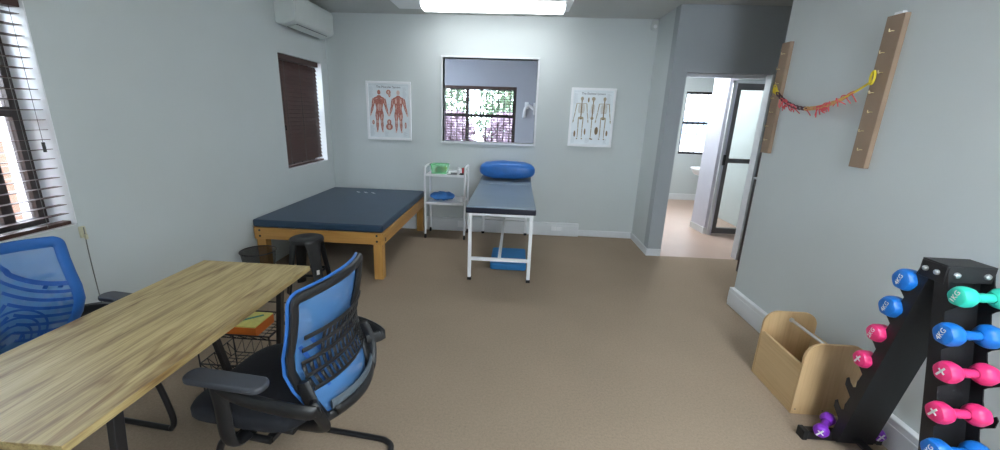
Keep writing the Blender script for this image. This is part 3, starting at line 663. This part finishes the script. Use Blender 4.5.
t = thing('storage_tub', 'green translucent tub of small items on the trolley top shelf', 'tub', (-.93, 5.0, .816))
def tubwall(u, v):
    a = 2*PI*u; f = lambda w: math.copysign(abs(w)**.35, w); s_ = .88+.12*v
    return Vector((-.935+.115*f(math.cos(a))*s_, 5.0+.085*f(math.sin(a))*s_, .822+.105*v))
MB().grid(tubwall, 36, 4, True).box(-1.03, -.84, 4.93, 5.07, .817, .823).build('tub_wall', M['green_t'], t)
MB().tube([tubwall(k/36, 1) for k in range(36)], .006, 8, closed=True, up=(0, 0, 1)).build('rim', M['green_t'], t)
rnd = random.Random(5); cols = [('red', 'red'), ('yellow', 'yellow'), ('white', 'ink_w'), ('orange', 'orange'), ('black', 'black'), ('teal', 'db_teal'), ('purple', 'db_purple'), ('pink', 'db_pink')]
for k in range(8):
    a, c = rnd.uniform(-1.01, -.86), rnd.uniform(4.945, 5.05)
    tag(MB().lathe([(.002, 0), (.016, .004), (.018, .02), (.016, .04), (.004, .045)], (a, c, .824+rnd.uniform(0, .03)), 10).build('small_bottle', M[cols[k][1]], loc=(a, c, .824)), 'tiny %s bottle among the items inside the green tub' % cols[k][0], 'small item', 'small items inside the green tub')
t = thing('scissors', 'scissors lying open on the trolley top shelf', 'scissors', (-.72, 4.95, .816))
MB().bar((-.78, 4.91, .8195), (-.68, 4.97, .8195), .012, .002).bar((-.79, 4.94, .8215), (-.68, 4.93, .8215), .012, .002).build('blades', M['steel'], t)
for cc in ((-.655, 4.985), (-.652, 4.92)): MB().tube([(cc[0]+.024*math.cos(a), cc[1]+.018*math.sin(a), .822) for a in [2*PI*k/14 for k in range(14)]], .005, 6, closed=True).build('finger_ring', M['black'], t)
tag(MB().lathe([(.027, 0), (.03, .003), (.03, .05), (.022, .058), (.022, .07)], (-.70, 5.05, .816), 16).build('white_jar', M['white'], loc=(-.70, 5.05, .816)), 'small white jar behind the scissors on the trolley', 'jar')
tag(MB().lathe([(.014, 0), (.016, .003), (.016, .06), (.010, .068)], (-.652, 5.07, .816), 14).build('lotion_bottle', M['red'], loc=(-.652, 5.07, .816)), 'small red topped bottle at the right of the trolley top', 'bottle')
tag(MB().box(-.83, -.71, 4.90, 4.925, .8165, .822).box(-.80, -.72, 5.0, 5.02, .8165, .826).build('tape_strips', M['grey_dark'], loc=(-.8, 4.9, .8165), bev=.002), 'dark strips of tape lying at the trolley shelf front', 'tape')
def heap(c, sx, sy, sz):
    return lambda u, v: Vector((c[0]+sx*math.cos(2*PI*u)*(1-v)*(1+.10*math.sin(6*PI*u+1)), c[1]+sy*math.sin(2*PI*u)*(1-v), c[2]+sz*(1-(1-v)**1.6)*(1+.12*math.sin(4*PI*u))))
cushion('folded_cloth', 'crumpled blue cloth bag on the trolley lower shelf', 'cloth', (-.905, 5.02, .528), .155, .11, .046, M['blue_cloth'], .8, .05, 8)
tag(MB().lathe([(.040, 0), (.045, .004), (.046, .055), (.040, .06), (.012, .062)], (-.675, 5.0, .466), 20).build('white_tub', M['white'], loc=(-.675, 5, .466)), 'short white tub beside the blue cloth on the trolley', 'tub')

# ================================================================= STOOL, BIN
t = thing('plastic_stool', 'round topped black plastic stool in front of the plinth', 'stool', (-1.755, 3.24, 0))
sc = Vector((-1.765, 3.24, 0.0))
MB().lathe([(.0, .470), (.03, .470), (.05, .475), (.12, .476), (.133, .471), (.140, .458), (.140, .443), (.132, .441), (.130, .458), (.0, .458)], sc, 32).build('seat', M['black'], t)
for k in range(4):
    a = PI/4+k*PI/2+.1
    def leg(u, v, a=a):
        z = .45*(1-v); r = .105+.075*v; w = .048-.008*v+.02*(1-v)**4; dd = .012
        e = Vector((math.cos(a), math.sin(a), 0)); s_ = Vector((-e.y, e.x, 0)); q = 2*PI*u
        return sc+e*(r+dd*math.cos(q)+ .010*abs(math.sin(q)))+s_*(w*math.sin(q))+Vector((0, 0, z))
    MB().grid(leg, 16, 8, True).build('leg', M['black'], t)
for z in (.16,):
    MB().tube([sc+Vector((.150*math.cos(PI/4+k*PI/2+.1), .150*math.sin(PI/4+k*PI/2+.1), z)) for k in range(4)], .012, 8, closed=True).build('stretcher', M['black'], t)
e = Vector((math.cos(-PI/4+.1), math.sin(-PI/4+.1), 0))
MB().box(-.012, .012, -.004, .0, -.02, .02, Matrix.Translation(sc+e*.172+Vector((0, 0, .20))) @ Matrix.Rotation(-PI/4+.1+PI/2, 4, 'Z')).build('paper_tag', M['ink_w'], t)
t = thing('waste_bin', 'black wire mesh waste bin in the corner by the plinth', 'bin', (-2.262, 3.31, 0))
bc = Vector((-2.262, 3.31, 0))
MB().lathe([(.105, .004), (.143, .30)], bc, 32).build('mesh_wall', M['bin'], t).data.polygons
MB().tube([bc+Vector((.145*math.cos(2*PI*k/32), .145*math.sin(2*PI*k/32), .30)) for k in range(32)], .005, 8, closed=True).build('rim', M['black_m'], t)
MB().lathe([(.0, .0), (.108, .0), (.108, .012)], bc, 32).build('base', M['black_m'], t)

# ================================================================= DESK
dx0, dx1, dy0, dy1, dz = -1.645, -1.060, .738, 1.955, .742
t = thing('office_desk', 'long oak topped desk with black steel legs at lower left', 'desk', (-1.35, 1.35, 0))
MB().box(dx0, dx1, dy0, dy1, dz-.025, dz).build('desktop', M['oak'], t, bev=.0015)
for yy in (.93, 1.79):
    MB().bar((-1.130, yy, dz-.026), (-1.205, yy, .02), .024, .035, (0, 1, 0)).build('leg', M['black_m'], t, bev=.003)
    MB().bar((-1.592, yy, dz-.026), (-1.435, yy, .02), .026, .035, (0, 1, 0)).build('leg', M['black_m'], t, bev=.003)
    MB().box(-1.447, -1.193, yy-.0175, yy+.0175, 0, .03).build('foot_bar', M['black_m'], t, bev=.003)
MB().box(-1.20, -1.165, .95, 1.78, dz-.060, dz-.0255).build('side_rail', M['black_m'], t, bev=.002)
MB().box(-1.61, -1.575, .95, 1.78, dz-.060, dz-.0255).build('side_rail', M['black_m'], t, bev=.002)

# ================================================================= CHAIRS (local: faces +x)
def make_chair(label):
    t = thing('office_chair', label, 'chair', (0, 0, 0), world=False)
    def B(s, v, off=0):
        w = .165+.060*min(1, v*2.6)**.7+.004*v
        x = -.270-.040*v+.058*s*s+.025*math.exp(-((v-.5)/.2)**2)-.075*math.exp(-((v-.05)/.22)**2)
        return Vector((x+off, s*w, .445+.515*v+.012*(1-s*s)*(v > .8)))
    def loop(k, off=0, sc_=1.0):
        pts = []; r = .10
        cs = [(1-r, 1-r*.45, 0), (-(1-r), 1-r*.45, 90), (-(1-r), r*.45, 180), (1-r, r*.45, 270)]
        raw = []
        for (a, c, a0) in cs:
            raw += [(a+r*math.cos(math.radians(a0+q*15)), c+r*.45*math.sin(math.radians(a0+q*15))) for q in range(7)]
        full = []
        for i in range(len(raw)):
            p, q = raw[i], raw[(i+1) % len(raw)]; full.append(p); L = math.dist(p, q)
            for j in range(1, int(L/.15)+1):
                f_ = j/(int(L/.15)+1); full.append((p[0]+(q[0]-p[0])*f_, p[1]+(q[1]-p[1])*f_))
        return [B(a*sc_, .5+(c-.5)*sc_, off) for a, c in full]
    MB().tube(loop(0, -.012, .955), .0185, 10, closed=True, flat=.70, up=(1, 0, 0)).build('back_frame', M['black'], t)
    MB().tube(loop(0, .005, .945), .024, 10, closed=True, flat=.30, up=(1, 0, 0)).build('blue_border', M['blue'], t)
    MB().grid(lambda u, v: B((u*2-1)*.94, .04+.92*v, .004), 31, 25).build('mesh_back', M['blue_mesh'], t, label='sheer blue mesh panel')
    # darker woven arcs of the mesh
    b = MB()
    def strip(p0, p1, w):
        d = Vector((p1[0]-p0[0], p1[1]-p0[1])); 
        if d.length < 1e-6: return
        d.normalize(); n = Vector((-d.y, d.x))*w
        q = [(p0[0]+n.x, p0[1]+n.y), (p1[0]+n.x, p1[1]+n.y), (p1[0]-n.x, p1[1]-n.y), (p0[0]-n.x, p0[1]-n.y)]
        if any(abs(a/.225) > .93 or not .05 < c/.47 < .96 for a, c in q): return
        for off in (.012,):
            b._add([B(a/.225, c/.47, off) for a, c in q], [(0, 1, 2, 3)])
    for (ca, cc, sgn) in ((.235, .50, 1), (-.235, .50, -1)):
        for k, rr in enumerate((.235, .270, .305, .340, .375, .41, .445, .48)):
            n = 46
            for i in range(n):
                a0 = PI+PI/2*i/n if sgn > 0 else 2*PI-PI/2*i/n; a1 = PI+PI/2*(i+1)/n if sgn > 0 else 2*PI-PI/2*(i+1)/n
                p0 = (ca+rr*math.cos(a0), cc+rr*math.sin(a0)*.92); p1 = (ca+rr*math.cos(a1), cc+rr*math.sin(a1)*.92)
                if p0[0]*sgn < -.0: continue
                strip(p0, p1, .0062 if k else .009)
        for i in range(0, 9):
            a = PI+PI/2*(i+.5)/9 if sgn > 0 else 2*PI-PI/2*(i+.5)/9
            p0 = (ca+.235*math.cos(a), cc+.235*math.sin(a)*.92); p1 = (ca+.478*math.cos(a), cc+.478*math.sin(a)*.92)
            if min(p0[0]*sgn, p1[0]*sgn) < 0: continue
            strip(p0, p1, .007)
    for k, rr in enumerate((.05, .075, .10, .125)):
        for i in range(40):
            a0, a1 = PI*i/40, PI*(i+1)/40
            strip((rr*math.cos(a0), .09+rr*1.2*math.sin(a0)), (rr*math.cos(a1), .09+rr*1.2*math.sin(a1)), .004)
    b.build('woven_pattern', M['blue_dark'], t, label='darker blue woven arcs')
    # lumbar support behind the mesh
    b = MB()
    for i in range(15):
        s0 = -.80+i*.1143
        for (va, vb) in ((.30, .37), (.40, .47), (.50, .57), (.60, .67)):
            if 2 < i < 12 or va < .45:
                b._add([B(s0, va, -.030), B(s0+.055, va, -.030), B(s0+.055, vb, -.030), B(s0, vb, -.030)], [(0, 1, 2, 3)])
    for v_ in (.285, .385, .485, .585, .685): b.tube([B(-.85+1.7*k/14, v_, -.030) for k in range(15)], .009, 6, flat=.4, up=(1, 0, 0))
    b.build('lumbar_support', M['black'], t, thick=.004)
    MB().tube([B(-.80+1.60*k/12, .13, -.026) for k in range(13)], .020, 8, flat=.35, up=(1, 0, 0)).build('grey_trim', M['grey_strip'], t)
    MB().grid(lambda u, v: B((u*2-1)*(.80), .0+.11*v, -.028-.01*math.sin(PI*v)), 15, 5).build('lower_shell', M['black'], t, thick=.012)
    MB().tube(bez([(-.345, 0, .50), (-.32, 0, .44), (-.22, 0, .38), (-.08, 0, .366)]), .03, 10, flat=.5, up=(0, 1, 0)).build('back_bracket', M['black'], t)
    # seat
    def seat(u, v):
        a = 2*PI*u; f = lambda w: math.copysign(abs(w)**.45, w); q = PI*(v-.5)
        c_ = abs(math.cos(q))**.45; zz = math.copysign(abs(math.sin(q))**.7, math.sin(q))
        x = .245*f(math.cos(a))*c_; y = .240*f(math.sin(a))*c_
        return Vector((.02+x, y, .432+.056*zz-.02*max(0, x-.12)/.12+.010*(y/.235)**2))
    MB().grid(seat, 40, 12, True).build('seat', M['seat'], t)
    MB().box(-.17, .17, -.17, .17, .358, .380).build('seat_pan', M['black'], t, bev=.005)
    for s_ in (-1, 1):
        a = MB().tube(bez([(-.285, s_*.205, .56), (-.330, s_*.262, .565), (-.225, s_*.292, .59), (-.08, s_*.292, .607), (.0, s_*.285, .630)]), .028, 10, flat=.6, up=(0, 1, 0),
                      rads=None).build('arm_bracket', M['black'], t)
        MB().tube(bez([(.01, s_*.285, .648), (.0, s_*.285, .55), (.0, s_*.280, .42), (.0, s_*.25, .372), (.0, s_*.16, .366)]), .032, 10, flat=.42, up=(0, 1, 0)).build('arm_upright', M['black'], t)
        MB().tube(bez([(-.265, s_*.215, .64), (-.300, s_*.215, .54), (-.30, s_*.17, .43), (-.20, s_*.13, .378), (-.12, s_*.12, .366)]), .028, 10, flat=.5, up=(0, 1, 0)).build('back_arm', M['black'], t)
        MB().prism(rounded(-.185, .115, s_*.287-.038, s_*.287+.038, .034), .648, .672, 'XY').build('arm_pad', M['armpad'], t, bev=.008, seg=3)
    fr = [(-.10, .20, .350), (.03, .20, .350), (.10, .205, .32), (.125, .215, .25), (.15, .225, .08), (.13, .225, .02), (.08, .225, .014), (-.28, .225, .014), (-.36, .215, .014), (-.395, .18, .014), (-.40, .10, .014), (-.40, 0, .014)]
    fr = fr+[(x, -y, z) for x, y, z in fr[-2::-1]]
    MB().tube(bez(fr, 5), .0135, 10).build('sled_base', M['black_m'], t)
    MB().bar((.03, -.20, .350), (.03, .20, .350), .03, .018).bar((-.09, -.20, .350), (-.09, .20, .350), .03, .018).build('seat_rail', M['black_m'], t)
    return t
ch = make_chair('black chair with blue edged mesh back, seen from behind, right of the desk')
ch.location = (-.934, 1.405, 0); ch.rotation_euler = (0, 0, math.radians(173.6))
c2 = copy_tree(ch); c2['label'] = 'chair with bright blue mesh back facing the viewer between desk and window'
c2.location = (-1.768, 1.345, 0); c2.rotation_euler = (0, 0, math.radians(-6))
for o_ in (ch, c2): o_['group'] = 'blue mesh chairs at the desk'

# ================================================================= WIRE BASKETS + BOX
def wire_basket(t, x0, x1, y0, y1, zr, zb, inset=.035):
    b = MB(); r = .0028
    def ring(i, z, rr): b.tube([(x0+i, y0+i, z), (x1-i, y0+i, z), (x1-i, y1-i, z), (x0+i, y1-i, z)], rr, 6, closed=True, up=(0, 0, 1))
    ring(0, zr, .004); ring(inset, zb, r)
    for (a, c, p, q) in (((x0, y0), (x1, y0), (0, 1), 0), ((x0, y1), (x1, y1), (0, -1), 0), ((x0, y0), (x0, y1), (1, 0), 0), ((x1, y0), (x1, y1), (-1, 0), 0)):
        n = 7 if abs(a[0]-c[0]) > .1 else 5; pts = []
        for i in range(2*n+1):
            f_ = i/(2*n); x = a[0]+(c[0]-a[0])*f_; y = a[1]+(c[1]-a[1])*f_
            if i % 2: xx = min(max(x+p[0]*inset, x0+inset), x1-inset); yy = min(max(y+p[1]*inset, y0+inset), y1-inset); pts.append((xx, yy, zb))
            else: pts.append((x, y, zr))
        b.tube(pts, r, 5)
    for i in range(1, 8): x = x0+inset+(x1-x0-2*inset)*i/8; b.tube([(x, y0+inset, zb), (x, y1-inset, zb)], r*.8, 5)
    for i in range(1, 6): y = y0+inset+(y1-y0-2*inset)*i/6; b.tube([(x0+inset, y, zb), (x1-inset, y, zb)], r*.8, 5)
    return b
t = thing('wire_basket_stand', 'black wire two tier basket stand under the far end of the desk', 'basket stand', (-1.47, 1.96, 0))
wb = (-1.65, -1.245, 1.82, 2.085)
wire_basket(t, *wb, .385, .345).build('basket', M['black_m'], t)
wire_basket(t, *wb, .195, .125).build('basket', M['black_m'], t)
for (x, y) in ((wb[0], wb[2]), (wb[1], wb[2]), (wb[0], wb[3]), (wb[1], wb[3])):
    MB().tube([(x, y, 0), (x, y, .385)], .004, 6).build('upright', M['black_m'], t)
MB().tube([(wb[0], wb[3], .385), (wb[0], wb[3], .45), (wb[1], wb[3], .45), (wb[1], wb[3], .385)], .004, 6).build('top_rail', M['black_m'], t)
t = thing('game_box', 'orange box with yellow green lid lying in the wire basket', 'box', (-1.5, 1.96, .349))
MB().box(-1.60, -1.345, 1.865, 2.035, .350, .402).build('box_body', M['orange'], t, bev=.003)
MB().box(-1.598, -1.347, 1.867, 2.033, .4022, .4095).build('lid', M['book_top'], t, bev=.002)
MB().bar((-1.49, 1.90, .4105), (-1.38, 2.00, .4105), .018, .001).tube([(-1.50, 1.94, .4105), (-1.52, 1.99, .4105), (-1.47, 2.0, .4105)], .006, 6, flat=.1).build('lid_print', M['pen'], t)
MB().box(-1.57, -1.52, 1.90, 1.97, .4097, .4106).build('lid_sticker', M['ink_w'], t)

# ================================================================= BOARDS ON RIGHT WALL + CORD
def board(label, y0, y1, z0, z1, th=.028, tape=False):
    t = thing('peg_board', label, 'board', (XR, (y0+y1)/2, z0))
    MB().box(XR-th, XR-.0005, y0, y1, z0, z1).build('plank', M['mdf'], t, bev=.002)
    n = 7
    for i in range(n):
        z = z0+.10+(z1-z0-.18)*i/(n-1); y = (y0+y1)/2+(.012 if i % 2 else -.012)
        MB().tube(bez([(XR-th, y, z), (XR-th-.014, y, z), (XR-th-.024, y, z-.004), (XR-th-.026, y, z+.010)], 4), .0025, 6).build('screw_hook', M['brass'], t)
    if tape: MB().box(XR-th-.0, XR-.004, y0+.02, y0+.07, z1, z1+.012).build('white_clip', M['white'], t, bev=.002)
    return t
board('shorter looking brown wooden board on the right wall near the doorway', 3.293, 3.389, 1.324, 2.121)
board('brown wooden board with hooks on the right wall, nearer the dumbbells', 2.389, 2.497, 1.322, 2.112, tape=True)
t = thing('hanging_cord', 'knotted cord of black, pink and orange loops slung between the two boards', 'cord', (XR-.06, 2.9, 1.6))
ya, za, yb, zb = 3.33, 1.80, 2.43, 1.80
def sag(f_):
    return Vector((XR-.055-.02*math.sin(PI*f_), ya+(yb-ya)*f_, za+(zb-za)*f_-.155*(1-(2*f_-.92)**2/1.0 if False else 1)*(4*f_*(1-f_))*.98))
def link(b, p, q, w, r):
    p = Vector(p); q = Vector(q); d = (q-p); L = d.length; d.normalize(); n = Vector((.35, d.z, -d.y)).normalized(); m_ = (p+q)/2
    b.tube([m_+d*(L*.62)*math.cos(a)+n*w*math.sin(a) for a in [2*PI*k/10 for k in range(10)]], r, 6, closed=True)
b = MB(); 
for k in range(3): link(b, sag(k*.02), sag((k+1)*.02+.01), .012, .004)
for k in range(2): link(b, sag(0)+Vector((0, 0, .02-.03*k)), sag(.05), .012+.004*k, .003)
b.build('yellow_tie', M['yellow'], t)
b = MB(); n = 9
for k in range(n): link(b, sag(.06+.42*k/n), sag(.06+.42*(k+1)/n), .009, .0052)
b.build('dark_links', M['black_r'], t)
b = MB(); n = 9
for k in range(n): link(b, sag(.47+.34*k/n), sag(.47+.34*(k+1)/n), .009, .0062)
b.build('orange_links', M['orange_r'], t)
b = MB(); b.tube([sag(.78+.2*k/6) for k in range(7)], .006, 7)
b.tube([sag(.78+.2*k/6)+Vector((.004, 0, .012-.002*k)) for k in range(7)], .004, 7)
e = sag(.97); b.tube([e+Vector((-.006, -.012+.013*math.cos(a), .020+.034*math.sin(a))) for a in [2*PI*k/14 for k in range(14)]], .006, 6, closed=True)
b.build('yellow_strap', M['yellow'], t)
rnd = random.Random(11); b = MB()
for k in range(54):
    f_ = rnd.choice((rnd.uniform(.16, .36), rnd.uniform(.45, .88), rnd.uniform(.5, .9))); p = sag(f_)+Vector((0, 0, rnd.uniform(-.006, .010))); d = rnd.uniform(-.045, .045)
    b.tube(bez([p, p+Vector((-.006, d, rnd.uniform(-.03, .012))), p+Vector((0, d*1.6+rnd.uniform(-.015, .015), rnd.uniform(-.055, -.01)))], 4), .0032, 5)
b.build('pink_ribbon_ends', M['pink_r'], t)

# ================================================================= WOODEN TOTE
t = thing('wooden_carrier', 'open plywood carrier box with steel rod handle against the right wall', 'carrier', (1.74, 2.2, 0))
qx0, qx1, qy0, qy1, th = 1.585, 1.900, 2.005, 2.395, .016
for (a, c) in ((qy0, qy0+th), (qy1-th, qy1)):
    MB().prism(rounded(qx0, qx1, 0, .435, .085, 8, (1, 1, 0, 0)), a, c, 'XZ').build('end_panel', M['ply'], t, bev=.0015)
for (a, c) in ((qx0+.001, qx0+th), (qx1-th, qx1-.001)):
    MB().box(a, c, qy0+th, qy1-th, .0, .300).build('side_panel', M['ply_y'], t, bev=.0015)
MB().box(qx0+th, qx1-th, qy0+th, qy1-th, .01, .024).build('bottom_panel', M['ply_y'], t)
MB().tube([(1.742, qy0+th, .385), (1.742, qy1-th, .385)], .0085, 12).lathe([(.014, qy1-th-.008), (.014, qy1-th)], (1.742, 0, .385), 12, 'Y').build('handle_rod', M['steel'], t)
b = MB()
for x in (qx0+.02, qx1-.03, 1.75): b.lathe([(.003, qy0-.001), (.004, qy0)], (x, 0, .03), 8, 'Y')
b.build('screw', M['grey_dark'], t)

# ================================================================= DUMBBELL RACK
RX0, RX1 = 1.66, 1.83
t = thing('dumbbell_rack', 'tall black steel A frame dumbbell rack against the right wall', 'dumbbell rack', (1.745, 1.6, 0))
fo = lambda z: 1.556-.225*(1.04-z)       # outer line of the front leg
ro = lambda z: 1.650+.170*(1.04-z)       # outer line of the rear leg
FZ = [.952, .808, .668, .515, .370, .23]; RZ = [.935, .800, .658, .508, .365, .22]
def hookpoly(line, sgn, zs, depth):
    """flange outline in (y, z) with an upturned hook under every bar"""
    out = [(line(1.045), 1.045)]
    for zc in zs:
        y = line(zc)+sgn*.008
        out += [(line(zc+.035)+sgn*.004, zc+.035), (y-sgn*.004, zc+.018), (y-sgn*.006, zc-.010), (y+sgn*.010, zc-.022), (y+sgn*.030, zc-.008), (y+sgn*.042, zc+.010), (y+sgn*.052, zc-.002), (y+sgn*.050, zc-.035), (y+sgn*.020, zc-.062), (line(zc-.075)+sgn*.002, zc-.075)]
    out += [(line(.03), .03), (line(.03)-sgn*depth, .03), (line(1.045)-sgn*depth, 1.045)]
    return out
for nm, line, sgn, zs in (('front_leg', fo, -1, FZ), ('rear_leg', ro, 1, RZ)):
    b = MB(); poly = hookpoly(line, sgn, zs, .048)
    for a in (RX0, RX1-.004): b.prism(poly, a, a+.004, 'YZ')
    # web on the inner side
    b.prism([(line(1.045)-sgn*.048, 1.045), (line(.03)-sgn*.048, .03), (line(.03)-sgn*.043, .03), (line(1.045)-sgn*.043, 1.045)], RX0+.004, RX1-.004, 'YZ')
    b.build(nm, M['black_rack'], t, smooth=False)
MB().box(RX0-.004, RX1+.004, 1.553, 1.655, 1.043, 1.050).box(RX0-.0042, RX0-.0002, 1.553, 1.655, .975, 1.043).box(RX1+.0002, RX1+.0042, 1.553, 1.655, .975, 1.043).box(RX0, RX1, 1.550, 1.554, .985, 1.045).build('top_cap', M['black_rack'], t, bev=.002)
for (x, z) in ((1.69, 1.015), (1.80, 1.015)): MB().lathe([(.004, 1.538), (.010, 1.541), (.012, 1.549)], (x, 0, z), 12, 'Y').build('bolt', M['steel'], t)
for y in (1.585, 1.63): MB().lathe([(.004, RX0-.014), (.010, RX0-.011), (.011, RX0-.0045)], (0, y, 1.012), 12, 'X').build('bolt', M['steel'], t)
for yy in (ro(.03)+.01, fo(.03)-.01):
    f_ = MB().box(1.525, 1.948-.045, yy-.022, yy+.022, .004, .05).build('foot_bar', M['black_rack'], t, bev=.004)
    MB().box(1.520, 1.545, yy-.025, yy+.025, .0, .053).build('foot_cap', M['rubber'], f_, bev=.003)
    MB().box(1.883, 1.908, yy-.025, yy+.025, .0, .053).build('foot_cap', M['rubber'], f_, bev=.003)
MB().box(1.725, 1.765, fo(.04)-.01, ro(.04)+.01, .0505, .065).build('ground_brace', M['black_rack'], t, bev=.002)
for x in (1.69, 1.72, 1.775, 1.80): MB().lathe([(.004, ro(.03)-.026), (.009, ro(.03)-.022), (.010, ro(.03)-.012)], (x, 0, .035), 10, 'Y').build('bolt', M['steel'], t)

def dumbbell_mesh(L, R, rh):
    """along x, centred; six sided rounded heads"""
    hl = L*.31; out = []
    for s_ in (-1, 1):
        b = MB(); out.append(b)
        prof = [(.0, L/2), (R*.66, L/2-.001), (R*.88, L/2-.006), (R, L/2-.018), (R*1.02, L/2-hl*.5), (R*.97, L/2-hl+.014), (R*.78, L/2-hl+.003), (rh*1.1, L/2-hl-.006)]
        n = 24; vs = []; fs = []
        for r, h in prof:
            for k in range(n):
                a = 2*PI*(k+.5)/n; g = 1+.035*math.cos(6*a)*(r/R)
                vs.append(Vector((s_*h, r*g*math.cos(a), r*g*math.sin(a))))
        for i in range(len(prof)-1):
            for k in range(n): fs.append((i*n+k, i*n+(k+1) % n, (i+1)*n+(k+1) % n, (i+1)*n+k))
        b._add(vs, fs)
    return out, hl
def dumbbell(label, m, c, L=.20, R=.040, rot=(0, 0, 0), mark='cross', group='dumbbells on the black rack'):
    t = thing('dumbbell', label, 'dumbbell', c, world=False, group=group); t.rotation_euler = rot
    hs, hl = dumbbell_mesh(L, R, .018)
    for b in hs: b.build('head', m, t)
    h = L/2-hl-.006
    MB().lathe([(.0175, -h), (.0165, -h*.5), (.018, 0), (.0165, h*.5), (.0175, h)], n=16, axis='X').build('handle', m, t)
    if mark == 'cross':
        b = MB(); x = -L/2-.0008
        T = Matrix.Translation((x, 0, 0)) @ Matrix.Rotation(.5, 4, 'X')
        b.box(-.001, .001, -.0035, .0035, -.022, .022, T).box(-.001, .001, -.015, .012, .001, .006, T)
        b.build('printed_mark', M['ink_w'], t)
        MB().box(-.010, .010, -.0165, -.0150, -.003, .003).build('handle_mark', M['ink_w'], t)
    else:
        text_mesh(mark, .026, Matrix.Translation((-L/2-.0005, 0, 0)) @ Matrix.Rotation(-PI/2, 4, 'Z') @ Matrix.Rotation(PI/2, 4, 'X') @ Matrix.Rotation(1.3, 4, 'Z'), 'printed_weight', M['ink_w'], t)
    return t
fx = 1.738
for i, (z, m, L, R, mk, lb) in enumerate(((FZ[0], 'db_teal', .195, .038, '1KG', 'teal green dumbbell on the topmost front hooks of the rack'),
        (FZ[1], 'db_blue', .20, .043, '4KG', 'blue dumbbell on the front of the rack just below the teal one'),
        (FZ[2], 'db_pink', .185, .040, 'cross', 'pink dumbbell on the front of the rack right below a blue one'),
        (FZ[3], 'db_pink', .185, .040, 'cross', 'pink dumbbell on the front of the rack below another pink one'),
        (FZ[4], 'db_blue', .20, .043, '4KG', 'blue dumbbell on the lowest front hooks in view, cut by the bottom edge'))):
    dumbbell(lb, M[m], (fx+(.008, -.016, -.012, -.026, -.020)[i], fo(z)-(.044, .034, .034, .034, .034)[i], z), L, R, mark=mk)
for i, (z, m, L, R, mk, lb) in enumerate(((RZ[0], 'db_blue', .235, .045, '4KG', 'blue dumbbell on the topmost rear hooks of the rack'),
        (RZ[1], 'db_blue', .235, .045, '4KG', 'blue dumbbell second from the top on the rear leg of the rack'),
        (RZ[2], 'db_pink', .235, .039, '2KG', 'pink dumbbell on the rear leg of the rack directly below the blue ones'),
        (RZ[3], 'db_pink', .235, .039, 'cross', 'pink dumbbell lowest on the rear leg, beside the plywood carrier'))):
    dumbbell(lb, M[m], (1.745, ro(z)+.0245, z), L, R, mark=mk)
dumbbell('purple dumbbell lying tilted on the rear foot of the rack, left side', M['db_purple'], (1.625, ro(.03)+.005, .086), .17, .032, (0, -.05, .75), 'cross')
dumbbell('purple dumbbell lying on the rear foot of the rack, wall side', M['db_purple'], (1.862, ro(.03)+.02, .085), .165, .029, (0, 0, 1.35), 'cross')
